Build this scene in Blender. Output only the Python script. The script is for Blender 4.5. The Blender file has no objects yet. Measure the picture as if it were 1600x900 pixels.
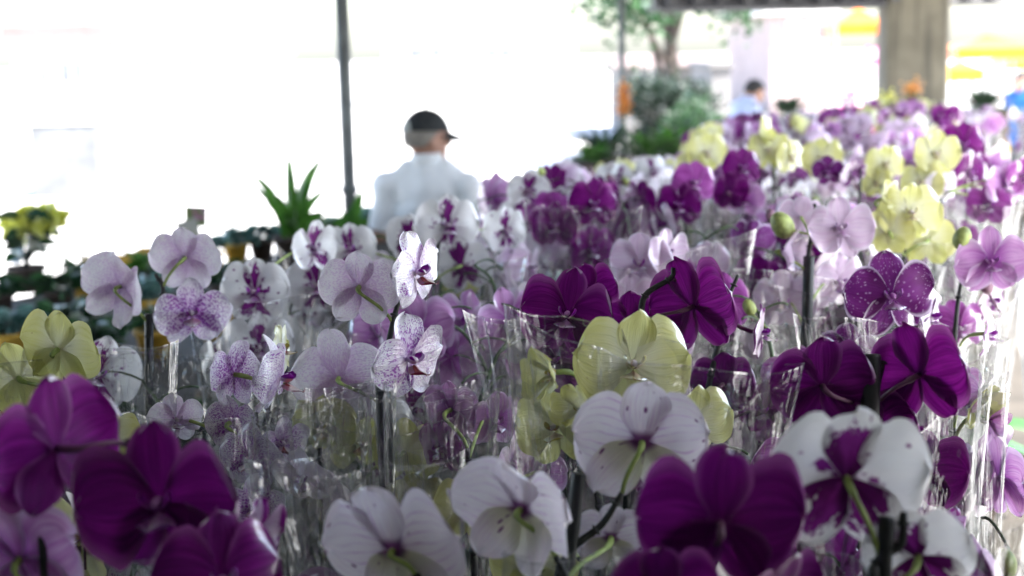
import bpy, bmesh, math, random
from mathutils import Vector, Matrix, Euler, noise
R = math.radians
S = bpy.context.scene
COL = S.collection

# ------------------------------------------------------------------ camera, light, exposure
F = 2222.0                                   # focal length in pixels of the 1600 px wide photograph (50 mm lens)
cam_d = bpy.data.cameras.new('camera')
cam = bpy.data.objects.new('camera', cam_d); COL.objects.link(cam)
cam_d.lens = 50; cam_d.sensor_width = 36; cam_d.clip_start = 0.05; cam_d.clip_end = 800
CAMZ = 1.90
CM = Matrix.Translation((0, 0, CAMZ)) @ Matrix.Rotation(R(80.6), 4, 'X') @ Matrix.Rotation(R(-1.3), 4, 'Z')
cam.matrix_world = CM
cam_d.dof.use_dof = True; cam_d.dof.focus_distance = 1.29; cam_d.dof.aperture_fstop = 5.5
cam_d.dof.aperture_blades = 9
S.camera = cam
CI = CM.inverted()
SUN_EL, SUN_AZ = 58.0, 122.0                 # sun high on the right, a little behind the camera
W = bpy.data.worlds.new('World'); S.world = W; W.use_nodes = True
nt = W.node_tree; bgn = nt.nodes['Background']
sky = nt.nodes.new('ShaderNodeTexSky'); sky.sky_type = 'NISHITA'; sky.sun_disc = False
sky.sun_elevation = R(SUN_EL); sky.sun_rotation = R(SUN_AZ)
sky.dust_density = 2.5; sky.ozone_density = 1.0
nt.links.new(sky.outputs[0], bgn.inputs[0]); bgn.inputs[1].default_value = 0.15
sl = bpy.data.lights.new('sun', 'SUN'); sl.energy = 4.5; sl.angle = R(0.5); sl.color = (1, .96, .9)
so = bpy.data.objects.new('sun', sl); COL.objects.link(so)
sd = Vector((math.sin(R(SUN_AZ)) * math.cos(R(SUN_EL)), math.cos(R(SUN_AZ)) * math.cos(R(SUN_EL)), math.sin(R(SUN_EL))))
so.rotation_euler = (-sd).to_track_quat('-Z', 'Y').to_euler()
S.view_settings.view_transform = 'Standard'; S.view_settings.look = 'None'
S.view_settings.gamma = 1.0; S.view_settings.use_curve_mapping = False
S.view_settings.exposure = 2.8
S.render.engine = 'CYCLES'
c = S.cycles
c.max_bounces = 9; c.diffuse_bounces = 3; c.glossy_bounces = 2; c.transmission_bounces = 4
c.transparent_max_bounces = 40; c.sample_clamp_indirect = 6; c.caustics_reflective = False; c.caustics_refractive = False
c.use_denoising = True
try: c.denoiser = 'OPENIMAGEDENOISE'
except Exception: pass

def at(px, py, d):
    "the point seen at photograph pixel (px, py), d metres in front of the camera"
    return CM @ Vector(((px - 800) / F * d, (450 - py) / F * d, -d))
def proj(p):
    q = CI @ Vector(p)
    d = -q.z
    if d <= .01: return (-9999, -9999, d)
    return (800 + q.x / d * F, 450 - q.y / d * F, d)

# ------------------------------------------------------------------ material helpers
class G:
    def __init__(s, name):
        s.m = bpy.data.materials.new(name); s.m.use_nodes = True
        s.t = s.m.node_tree; s.t.nodes.clear()
        s.out = s.t.nodes.new('ShaderNodeOutputMaterial')
    def n(s, typ, **kw):
        nd = s.t.nodes.new(typ)
        for k, v in kw.items(): setattr(nd, k, v)
        return nd
    def put(s, sock, v):
        if isinstance(v, (int, float)): sock.default_value = v
        elif isinstance(v, (tuple, list)):
            sock.default_value = (*v, 1) if len(v) == 3 and sock.type == 'RGBA' else v
        else: s.t.links.new(v, sock)
    def math(s, op, a, b=None, c_=None, clamp=False):
        nd = s.n('ShaderNodeMath', operation=op); nd.use_clamp = clamp
        s.put(nd.inputs[0], a)
        if b is not None: s.put(nd.inputs[1], b)
        if c_ is not None: s.put(nd.inputs[2], c_)
        return nd.outputs[0]
    def mul(s, a, b): return s.math('MULTIPLY', a, b)
    def add(s, a, b): return s.math('ADD', a, b)
    def ramp(s, v, lo, hi, a=0.0, b=1.0):
        nd = s.n('ShaderNodeMapRange'); nd.interpolation_type = 'SMOOTHSTEP'
        s.put(nd.inputs['Value'], v)
        nd.inputs['From Min'].default_value = lo; nd.inputs['From Max'].default_value = hi
        nd.inputs['To Min'].default_value = a; nd.inputs['To Max'].default_value = b
        return nd.outputs[0]
    def vec(s, x, y, z=0.0):
        nd = s.n('ShaderNodeCombineXYZ')
        s.put(nd.inputs[0], x); s.put(nd.inputs[1], y); s.put(nd.inputs[2], z)
        return nd.outputs[0]
    def noise(s, v, scale=5.0, detail=2.0, rough=.5):
        nd = s.n('ShaderNodeTexNoise'); nd.inputs['Scale'].default_value = scale
        nd.inputs['Detail'].default_value = detail; nd.inputs['Roughness'].default_value = rough
        if v is not None: s.put(nd.inputs['Vector'], v)
        return nd.outputs['Fac']
    def voro(s, v, scale=1.0, rnd=1.0):
        nd = s.n('ShaderNodeTexVoronoi'); nd.inputs['Scale'].default_value = scale
        nd.inputs['Randomness'].default_value = rnd
        s.put(nd.inputs['Vector'], v)
        return nd.outputs['Distance'], nd.outputs['Color']
    def mix(s, f, a, b):
        nd = s.n('ShaderNodeMix', data_type='RGBA')
        s.put(nd.inputs['Factor'], f); s.put(nd.inputs[6], a); s.put(nd.inputs[7], b)
        return nd.outputs[2]
    def uv(s):
        nd = s.n('ShaderNodeUVMap'); sp = s.n('ShaderNodeSeparateXYZ')
        s.t.links.new(nd.outputs[0], sp.inputs[0])
        return sp.outputs[0], sp.outputs[1]
    def rnd(s): return s.n('ShaderNodeObjectInfo').outputs['Random']
    def obj(s): return s.n('ShaderNodeTexCoord').outputs['Object']
    def bump(s, h, strength=.3, dist=.01):
        nd = s.n('ShaderNodeBump'); nd.inputs['Strength'].default_value = strength
        nd.inputs['Distance'].default_value = dist; s.put(nd.inputs['Height'], h)
        return nd.outputs[0]
    def done(s, sh): s.t.links.new(sh, s.out.inputs[0]); return s.m
    def principled(s, col, rough=.6, normal=None, **kw):
        nd = s.n('ShaderNodeBsdfPrincipled')
        s.put(nd.inputs['Base Color'], col); s.put(nd.inputs['Roughness'], rough)
        if normal is not None: s.t.links.new(normal, nd.inputs['Normal'])
        for k, v in kw.items(): s.put(nd.inputs[k.replace('_', ' ')], v)
        return nd.outputs[0]

def simple(name, col, rough=.6, var=.25, scale=8.0, bump=0.0, metal=0.0, spec=.5):
    g = G(name); o = g.obj()
    f = g.noise(o, scale, 4.0, .6)
    a = tuple(x * (1 - var) for x in col); b = tuple(min(1, x * (1 + var)) for x in col)
    k = g.mix(g.ramp(f, .3, .7), a, b)
    nm = g.bump(g.noise(o, scale * 4, 3.0), bump) if bump else None
    return g.done(g.principled(k, rough, nm, Metallic=metal, Specular_IOR_Level=spec))

def thin_sheet(g, col, trans=.38, rough=.5, gloss=.04, normal=None):
    "petal or leaf: diffuse on the lit side, some light coming through, a faint satin sheen"
    d = g.n('ShaderNodeBsdfDiffuse'); t = g.n('ShaderNodeBsdfTranslucent')
    gl = g.n('ShaderNodeBsdfGlossy'); gl.inputs['Roughness'].default_value = rough
    gl.inputs['Color'].default_value = (1, 1, 1, 1)
    g.put(d.inputs['Color'], col); g.put(t.inputs['Color'], col)
    if normal is not None:
        for q in (d, t, gl): g.t.links.new(normal, q.inputs['Normal'])
    m1 = g.n('ShaderNodeMixShader'); m1.inputs[0].default_value = trans
    g.t.links.new(d.outputs[0], m1.inputs[1]); g.t.links.new(t.outputs[0], m1.inputs[2])
    fr = g.n('ShaderNodeFresnel'); fr.inputs[0].default_value = 1.35
    m2 = g.n('ShaderNodeMixShader')
    g.put(m2.inputs[0], g.mul(fr.outputs[0], gloss * 12))
    g.t.links.new(m1.outputs[0], m2.inputs[1]); g.t.links.new(gl.outputs[0], m2.inputs[2])
    return m2.outputs[0]

def petal_material(kind):
    g = G('petal_' + kind)
    U, V = g.uv()
    u = g.mul(g.add(U, -.5), 2.0)                       # -1 .. 1 across
    au = g.math('ABSOLUTE', u)
    at_ = g.n('ShaderNodeAttribute'); at_.attribute_name = 'pk'
    sp = g.n('ShaderNodeSeparateColor'); g.t.links.new(at_.outputs['Color'], sp.inputs[0])
    sep, rp = sp.outputs[0], sp.outputs[1]              # 0 petal / .5 dorsal / 1 lower sepal ; random
    rn = g.add(g.mul(g.rnd(), 37.0), g.mul(rp, 9.0))
    rim = g.math('MAXIMUM', au, g.math('POWER', V, 3.0))
    # width of the petal at this v, so that marks keep their size towards the narrow base
    wv = g.ramp(V, 0.0, .55, .25, 1.0)
    streak = g.noise(g.vec(g.mul(u, 11.0), g.mul(V, .9), rn), 1.0, 2.0, .6)
    vein = g.math('ABSOLUTE', g.math('SINE', g.add(g.mul(u, 15.0), g.mul(g.noise(g.vec(g.mul(u, 1.4), g.mul(V, 1.6), rn), 1.0), 6.0))))
    veinl = g.mul(g.ramp(vein, 0.0, .42, 1.0, 0.0), g.ramp(g.noise(g.vec(g.mul(u, 7.0), g.mul(V, 5.0), rn), 1.0, 3.0), .32, .6, .15, 1.0))
    soft = g.noise(g.vec(g.mul(u, 1.6), g.mul(V, 1.8), rn), 1.0, 3.0, .6)
    bmpf = g.add(g.mul(streak, .6), g.mul(veinl, -.25))
    tr = .36
    if kind in ('purple', 'magenta'):
        base = (.128, .003, .126) if kind == 'purple' else (.28, .042, .27)
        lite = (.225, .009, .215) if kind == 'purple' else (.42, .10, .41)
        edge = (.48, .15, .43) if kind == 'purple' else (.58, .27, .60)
        dark = tuple(x * .62 for x in base)
        k = g.mix(g.ramp(streak, .35, .7), base, lite)
        k = g.mix(g.mul(veinl, .38), k, dark)
        k = g.mix(g.mul(g.ramp(soft, .4, .75), .4), k, dark)
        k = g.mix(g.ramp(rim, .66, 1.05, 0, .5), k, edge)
        k = g.mix(g.mul(sep, .22), k, dark)
        tr = .33
    elif kind == 'lilac':
        k = g.mix(g.ramp(streak, .3, .75), (.64, .38, .63), (.50, .20, .50))
        k = g.mix(g.mul(veinl, .45), k, (.30, .07, .38))
        k = g.mix(g.ramp(V, 0.05, .45, .75, 0.0), k, (.26, .03, .30))
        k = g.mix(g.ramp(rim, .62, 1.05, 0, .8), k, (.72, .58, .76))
    elif kind == 'paleilac':
        k = g.mix(g.ramp(streak, .3, .75), (.78, .64, .76), (.70, .50, .68))
        k = g.mix(g.mul(veinl, .3), k, (.50, .28, .58))
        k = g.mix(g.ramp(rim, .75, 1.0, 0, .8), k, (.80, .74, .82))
    elif kind == 'yellow':
        k = g.mix(g.ramp(streak, .3, .75), (.80, .79, .36), (.76, .75, .28))
        k = g.mix(g.ramp(V, .05, .5, .75, 0.0), k, (.84, .84, .68))
        k = g.mix(g.mul(veinl, .22), k, (.66, .68, .22))
        k = g.mix(g.mul(sep, .45), k, (.70, .74, .22))
        spd, _ = g.voro(g.vec(g.mul(u, 2.2), g.mul(V, 2.6), rn), 1.0)
        k = g.mix(g.mul(g.ramp(spd, .03, .08, 1.0, 0.0), .35), k, (.35, .20, .04))
    elif kind in ('speckled', 'pink'):
        strong = kind == 'speckled'
        k = g.mix(g.ramp(soft, .3, .75), (.84, .81, .85), (.78, .74, .80) if strong else (.80, .74, .80))
        k = g.mix(g.ramp(V, .05, .55, .50 if strong else .5, 0.0), k, (.58, .25, .64) if strong else (.66, .40, .68))
        sx = 14.0 if strong else 15.0
        dd, dc = g.voro(g.vec(g.mul(g.mul(u, wv), sx), g.mul(V, 18.0), rn), 1.0, .85)
        d2, _ = g.voro(g.vec(g.mul(u, 17.0), g.mul(V, 11.0), g.add(rn, 3.0)), 1.0, .9)
        rad = g.add(g.ramp(V, .0, 1.0, .47, .27), g.mul(g.add(soft, -.5), .35))
        m = g.ramp(g.math('SUBTRACT', rad, dd), -.03, .06)
        m2_ = g.ramp(g.math('SUBTRACT', g.mul(rad, .85), d2), -.03, .06)
        m = g.math('MAXIMUM', m, m2_)
        m = g.mul(m, g.ramp(rim, .90, .99, 1.0, .15))
        k = g.mix(g.mul(m, .88 if strong else .30), k, (.30, .03, .40) if strong else (.48, .14, .56))
        tr = .40
    elif kind == 'striped':
        k = g.mix(g.ramp(soft, .3, .75), (.85, .81, .85), (.80, .73, .80))
        line = g.mul(veinl, g.ramp(V, .1, .9, .9, .25))
        k = g.mix(g.mul(g.mul(line, g.ramp(streak, .3, .6, .4, 1.0)), .85), k, (.50, .20, .56))
        k = g.mix(g.mul(g.ramp(V, .1, .55, .7, 0.0), g.ramp(sep, .6, .9)), k, (.66, .70, .38))
        dd, dc = g.voro(g.vec(g.mul(u, 4.2), g.mul(V, 5.2), rn), 1.0)
        rad = g.mul(g.ramp(g.noise(g.vec(u, V, g.add(rn, 5.0)), 2.2), .42, .72), .30)
        k = g.mix(g.mul(g.ramp(g.math('SUBTRACT', rad, dd), 0.0, .05), .9), k, (.16, .01, .16))
        k = g.mix(g.ramp(V, .04, .13, .9, 0.0), k, (.18, .02, .18))
    elif kind == 'blotched':
        k = g.mix(g.ramp(soft, .3, .75), (.80, .80, .79), (.76, .75, .76))
        bl = g.noise(g.vec(g.mul(u, 2.2), g.mul(V, 3.2), rn), 1.0, 4.0, .62)
        reach = g.add(g.mul(g.ramp(sep, .1, .45), .42), .17)        # sepals carry the mark far out, petals only at the base
        near = g.math('SUBTRACT', reach, V)
        fz = g.noise(g.vec(g.mul(g.mul(u, wv), 9.0), g.mul(V, 10.0), rn), 1.0, 2.0, .6)
        near = g.add(near, g.mul(g.add(fz, -.5), .62))
        f = g.add(g.mul(near, 1.1), g.add(g.mul(g.add(bl, -.5), 1.5), g.mul(au, -.28)))
        m = g.ramp(f, -.05, .10)
        dd, dc = g.voro(g.vec(g.mul(u, 2.6), g.mul(V, 3.0), rn), 1.0)
        m = g.math('MAXIMUM', m, g.ramp(dd, .07, .14, 1.0, 0.0))
        m = g.mul(m, g.ramp(rim, .86, .96, 1.0, 0.0))
        k = g.mix(m, k, g.mix(g.ramp(bl, .3, .7), (.11, .006, .10), (.20, .02, .20)))
    elif kind == 'spotted':
        k = g.mix(g.ramp(soft, .3, .75), (.13, .012, .13), (.20, .03, .22))
        dd, dc = g.voro(g.vec(g.mul(g.mul(u, wv), 11.0), g.mul(V, 12.0), rn), 1.0)
        k = g.mix(g.mul(g.ramp(dd, .18, .30, 1.0, 0.0), .55), k, (.62, .40, .66))
        k = g.mix(g.ramp(g.add(rim, g.mul(g.add(streak, -.5), .16)), .84, .96), k, (.72, .60, .76))
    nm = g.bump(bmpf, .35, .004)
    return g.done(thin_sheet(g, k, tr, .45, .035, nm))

def lip_material(name, tip, base, mid):
    g = G('lip_' + name); U, V = g.uv()
    st = g.noise(g.vec(g.mul(U, 14.0), g.mul(V, 2.0), 0.0), 1.0, 2.0)
    k = g.mix(g.ramp(V, .15, .55), base, tip)
    k = g.mix(g.mul(g.ramp(st, .5, .62), g.ramp(V, .5, .2)), k, mid)
    return g.done(thin_sheet(g, k, .2, .3, .06))

PM = {k: petal_material(k) for k in ('purple', 'magenta', 'lilac', 'paleilac', 'yellow', 'speckled', 'pink', 'striped', 'blotched', 'spotted')}
LM = {'purple': lip_material('purple', (.10, .002, .12), (.42, .12, .46), (.5, .3, .4)),
      'crimson': lip_material('crimson', (.12, .002, .025), (.50, .13, .10), (.20, .01, .03)),
      'yellow': lip_material('yellow', (.50, .42, .08), (.35, .06, .03), (.6, .5, .1)),
      'wing': lip_material('wing', (.25, .01, .30), (.45, .12, .52), (.2, .0, .2))}
LIPOF = {'purple': 'purple', 'magenta': 'purple', 'lilac': 'purple', 'paleilac': 'purple', 'yellow': 'yellow', 'speckled': 'crimson',
         'pink': 'purple', 'striped': 'purple', 'blotched': 'purple', 'spotted': 'purple'}
M_col = simple('column_white', (.78, .70, .74), .5, .1)
M_colp = simple('column_purple', (.50, .22, .52), .5, .15)
M_stem = simple('stem_green', (.035, .075, .018), .5, .4, 40)
M_stemdark = simple('stem_dark', (.018, .02, .014), .55, .4, 40)
M_pedg = simple('pedicel_green', (.30, .40, .10), .5, .2, 40)
M_pedp = simple('pedicel_purple', (.12, .045, .085), .5, .3, 40)
M_stake = simple('stake_black', (.006, .008, .007), .45, .3, 60)
M_bud = simple('bud_green', (.30, .36, .10), .5, .45, 60)
M_pot = simple('pot_plastic', (.10, .055, .035), .45, .2)
M_bark = simple('bark_chips', (.05, .03, .018), .95, .6, 60, .6)

g = G('orchid_leaf'); U, V = g.uv()
k = g.mix(g.ramp(g.noise(g.vec(g.mul(U, 12.0), V, 0.0), 1.0), .3, .7), (.03, .09, .035), (.055, .14, .05))
k = g.mix(g.ramp(g.math('ABSOLUTE', g.add(U, -.5)), 0, .05, .5, 0), k, (.10, .20, .07))
M_leaf = g.done(g.principled(k, .35))

g = G('clear_film'); U, V = g.uv()
rn = g.mul(g.rnd(), 50.0)
# wrinkles of the film
wr = g.noise(g.vec(g.mul(U, 22.0), g.mul(V, 3.0), rn), 1.0, 3.0, .6)
cr = g.noise(g.vec(g.mul(U, 9.0), g.mul(V, 9.0), g.add(rn, 7.0)), 1.0, 3.0, .55)
ridge = g.ramp(g.math('ABSOLUTE', g.add(cr, -.5)), 0.0, .012, 1.0, 0.0)      # crisp crease lines
vd, _ = g.voro(g.vec(g.add(g.mul(U, 13.0), g.mul(cr, 1.6)), g.add(g.mul(V, 8.0), g.mul(wr, 1.2)), rn), 1.0)
v2, _ = g.voro(g.vec(g.add(g.mul(U, 5.0), g.mul(V, 2.0)), g.add(g.mul(V, 3.0), g.mul(U, -3.0)), g.add(rn, 4.0)), 1.0)
nm = g.bump(g.add(g.add(g.mul(wr, .25), g.mul(cr, .5)), g.add(g.mul(vd, .55), g.mul(v2, .9))), 1.0, .022)
lw = g.n('ShaderNodeLayerWeight'); lw.inputs['Blend'].default_value = .45
g.t.links.new(nm, lw.inputs['Normal'])
fac = g.add(.022, g.mul(g.math('POWER', lw.outputs['Facing'], 2.6), .58))
su = g.math('ABSOLUTE', g.add(g.math('FRACT', g.add(g.mul(U, 2.0), .5)), -.5))     # 0 at the two side seams
seam = g.ramp(su, .006, .012, .22, 0.0)
rimf = g.ramp(V, .9968, .9982, 0.0, .20)
fine = g.noise(g.vec(g.mul(U, 90.0), g.mul(V, 5.0), rn), 1.0, 2.0)
scr = g.mul(g.ramp(fine, .68, .74), .05)
fac = g.add(fac, g.add(seam, g.add(rimf, g.add(scr, g.mul(ridge, .17)))))
fac = g.math('MINIMUM', fac, .85)
tr = g.n('ShaderNodeBsdfTransparent'); tr.inputs[0].default_value = (.885, .89, .885, 1)
gl = g.n('ShaderNodeBsdfGlossy'); gl.inputs['Roughness'].default_value = .05; g.t.links.new(nm, gl.inputs['Normal'])
df = g.n('ShaderNodeBsdfTranslucent'); df.inputs[0].default_value = (.6, .61, .62, 1)
d2 = g.n('ShaderNodeBsdfDiffuse'); d2.inputs[0].default_value = (.6, .61, .62, 1)
m0 = g.n('ShaderNodeMixShader'); m0.inputs[0].default_value = .5
g.t.links.new(df.outputs[0], m0.inputs[1]); g.t.links.new(d2.outputs[0], m0.inputs[2])
m1 = g.n('ShaderNodeMixShader'); m1.inputs[0].default_value = .72
g.t.links.new(m0.outputs[0], m1.inputs[1]); g.t.links.new(gl.outputs[0], m1.inputs[2])
m2 = g.n('ShaderNodeMixShader'); g.put(m2.inputs[0], fac)
g.t.links.new(tr.outputs[0], m2.inputs[1]); g.t.links.new(m1.outputs[0], m2.inputs[2])
M_film = g.done(m2.outputs[0])

# ------------------------------------------------------------------ mesh helpers
class MB:
    "collects vertices, faces, uvs and petal codes; build() makes one object"
    def __init__(s): s.v = []; s.f = []; s.uv = []; s.pk = []; s.mi = []; s.cur = 0; s.code = (0, 0)
    def grid(s, fn, nu, nv, wrap=False, uvf=None):
        b = len(s.v)
        for j in range(nv + 1):
            for i in range(nu + (0 if wrap else 1)):
                s.v.append(fn(i / nu, j / nv)); s.pk.append(s.code)
        w = nu if wrap else nu + 1
        for j in range(nv):
            for i in range(nu):
                i2 = (i + 1) % w if wrap else i + 1
                s.f.append((b + j * w + i, b + j * w + i2, b + (j + 1) * w + i2, b + (j + 1) * w + i))
                s.uv += [(i / nu, j / nv), ((i + 1) / nu, j / nv), ((i + 1) / nu, (j + 1) / nv), (i / nu, (j + 1) / nv)]
                s.mi.append(s.cur)
    def face(s, pts):
        b = len(s.v); s.v += [Vector(p) for p in pts]; s.pk += [s.code] * len(pts)
        s.f.append(tuple(range(b, b + len(pts)))); s.mi.append(s.cur)
        q = [(0, 0), (1, 0), (1, 1), (0, 1)]
        s.uv += [q[i % 4] for i in range(len(pts))]
    def box(s, x0, y0, z0, x1, y1, z1, mat=None):
        P = [Vector(p) for p in ((x0,y0,z0),(x1,y0,z0),(x1,y1,z0),(x0,y1,z0),(x0,y0,z1),(x1,y0,z1),(x1,y1,z1),(x0,y1,z1))]
        if mat: P = [mat @ p for p in P]
        for q in ((3,2,1,0),(4,5,6,7),(0,1,5,4),(1,2,6,5),(2,3,7,6),(3,0,4,7)): s.face([P[i] for i in q])
    def tube(s, pts, rad, n=8, cap=True):
        pts = [Vector(p) for p in pts]; m = len(pts)
        if not isinstance(rad, (list, tuple)): rad = [rad] * m
        b = len(s.v); ref = None
        for j, p in enumerate(pts):
            t = (pts[min(j + 1, m - 1)] - pts[max(j - 1, 0)]).normalized()
            if ref is None:
                ref = t.cross(Vector((0, 0, 1)) if abs(t.z) < .9 else Vector((1, 0, 0))).normalized()
            else:
                ref = (ref - t * ref.dot(t)).normalized()
            bi = t.cross(ref)
            for i in range(n):
                a = 2 * math.pi * i / n
                s.v.append(p + (ref * math.cos(a) + bi * math.sin(a)) * rad[j]); s.pk.append(s.code)
        for j in range(m - 1):
            for i in range(n):
                i2 = (i + 1) % n
                s.f.append((b + j*n + i, b + j*n + i2, b + (j+1)*n + i2, b + (j+1)*n + i))
                s.uv += [(i/n, j/m), ((i+1)/n, j/m), ((i+1)/n, (j+1)/m), (i/n, (j+1)/m)]; s.mi.append(s.cur)
        if cap:
            for base, rev in ((b, True), (b + (m-1)*n, False)):
                q = list(range(base, base + n)); q = q[::-1] if rev else q
                s.f.append(tuple(q)); s.uv += [(.5, 0 if rev else 1)] * n; s.mi.append(s.cur)
    def lathe(s, prof, n=24, c0=Vector((0, 0, 0))):
        c0 = Vector(c0); m = len(prof) - 1
        def fn(u, v):
            r, z = prof[min(m, round(v * m))]
            return c0 + Vector((r * math.cos(2*math.pi*u), r * math.sin(2*math.pi*u), z))
        s.grid(fn, n, m, wrap=True)
    def ball(s, c0, r, n=12, m=8, mat=None):
        c0 = Vector(c0); r = Vector(r) if not isinstance(r, (int, float)) else Vector((r, r, r))
        def fn(u, v):
            a = 2*math.pi*u; t = math.pi * (v - .5) * .9999
            p = Vector((r.x*math.cos(t)*math.cos(a), r.y*math.cos(t)*math.sin(a), r.z*math.sin(t)))
            return c0 + (mat @ p if mat else p)
        s.grid(fn, n, m, wrap=True)
    def mesh(s, name, mats, smooth=True):
        me = bpy.data.meshes.new(name)
        me.from_pydata([tuple(v) for v in s.v], [], s.f)
        uvl = me.uv_layers.new(name='UVMap')
        flat = [x for p in s.uv for x in p]
        uvl.data.foreach_set('uv', flat)
        ca = me.color_attributes.new('pk', 'FLOAT_COLOR', 'POINT')
        fl = []
        for a, b in s.pk: fl += [a, b, 0, 1]
        ca.data.foreach_set('color', fl)
        for m in (mats if isinstance(mats, (list, tuple)) else [mats]): me.materials.append(m)
        me.polygons.foreach_set('material_index', s.mi)
        me.polygons.foreach_set('use_smooth', [smooth] * len(me.polygons))
        me.update()
        return me
def link(name, me, parent=None, loc=(0, 0, 0), rot=None, scale=None):
    o = bpy.data.objects.new(name, me); COL.objects.link(o)
    o.location = loc
    if rot is not None:
        o.rotation_mode = 'QUATERNION'; o.rotation_quaternion = rot
    if scale is not None: o.scale = (scale,) * 3 if isinstance(scale, (int, float)) else scale
    if parent: o.parent = parent
    return o
def tag(o, label, cat, group=None, kind=None):
    if label: o['label'] = label
    if cat: o['category'] = cat
    if group: o['group'] = group
    if kind: o['kind'] = kind
    return o
def thing(name, label, cat, loc=(0, 0, 0), group=None, rz=0.0):
    o = bpy.data.objects.new(name, None); COL.objects.link(o); o.location = loc; o.rotation_euler = (0, 0, rz)
    o.empty_display_size = .05
    return tag(o, label, cat, group)
def lerp(a, b, t): return a + (b - a) * t
def prof(t, pts):
    for i in range(len(pts) - 1):
        if t <= pts[i+1][0]:
            a, b = pts[i], pts[i+1]; f = (t - a[0]) / (b[0] - a[0] + 1e-9); f = f*f*(3-2*f) if 0 < i < len(pts) - 2 else f
            return lerp(a[1], b[1], f)
    return pts[-1][1]
def bez(p0, p1, p2, p3, n):
    out = []
    for i in range(n + 1):
        t = i / n; q = 1 - t
        out.append(p0*q**3 + p1*3*q*q*t + p2*3*q*t*t + p3*t**3)
    return out
def catmull(P, n=6):
    P = [Vector(p) for p in P]; Q = [P[0]*2 - P[1]] + P + [P[-1]*2 - P[-2]]; out = []
    for i in range(1, len(Q) - 2):
        for k in range(n):
            t = k / n; a, b, c_, d = Q[i-1], Q[i], Q[i+1], Q[i+2]
            out.append(.5*((2*b) + (c_-a)*t + (2*a-5*b+4*c_-d)*t*t + (3*b-a-3*c_+d)*t**3))
    out.append(P[-1]); return out

# ------------------------------------------------------------------ the orchid flower (faces -Y, up +Z, one unit wide)
def one_petal(mb, ang, L, Wd, kind, rng, cup=.1, bend=.1, tw=0.0, ripple=.02, y0=0.0, nu=10, nv=12, skew=0.0, fold=0.0):
    ca, sa = math.cos(ang), math.sin(ang)
    ph1, ph2 = rng.random() * 6, rng.random() * 6; off = rng.random() * 40
    mb.code = (kind, rng.random())
    def hw(t):
        if kind == 0:      # broad rounded petal on a narrow claw
            a = math.sin(math.pi / 2 * min(1, t / .56)) ** .8
            b = 1.0 if t < .56 else math.sqrt(max(0, 1 - ((t - .56) / .44) ** 2.2))
            return (.07 + .93 * a) * b if t < .999 else 0
        a = math.sin(math.pi * min(1, t / 1.16) ** .82 * .5) if t < .6 else 1.0
        base = .14 + .86 * math.sin(math.pi * .5 * min(1, t / .55))
        b = 1.0 if t < .55 else math.sqrt(max(0, 1 - ((t - .55) / .45) ** 2.3))
        return base * b
    def fn(i, j):
        t = math.sin(j * math.pi / 2) ** .92
        u = i * 2 - 1
        w = Wd * hw(t)
        x = t * L; z = u * w + skew * t * t * .1
        nz = noise.noise(Vector((x * 4 + off, z * 4, off)))
        # outline is never a perfect curve
        x *= 1 + .10 * noise.noise(Vector((u * 1.6 + off, 3.3, t * 2))) + .03 * noise.noise(Vector((u * 6 + off, 8.3, t * 2)))
        if kind == 0: x += .045 * L * (u * u) * (1 - t)
        z *= 1 + .10 * noise.noise(Vector((off, t * 3, u))) + .03 * noise.noise(Vector((off, t * 9, u * 3)))
        y = y0 - cup * (u * u) * hw(t) * .35 - cup * math.sin(t * 2.2) * .25 + bend * t * t
        y += ripple * (abs(u) ** 2) * t * math.sin(t * 9 + ph1 + u * 2) + ripple * 1.3 * t * nz
        y += ripple * .5 * t ** 3 * math.sin(u * 5 + ph2)
        y += fold * abs(u) * w * 2.0 - .012 * (1 - abs(u)) ** 2 * math.sin(t * 3)
        y += tw * u * w
        return Vector((x * ca - z * sa, y, x * sa + z * ca))
    mb.grid(fn, nu, nv)

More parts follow.
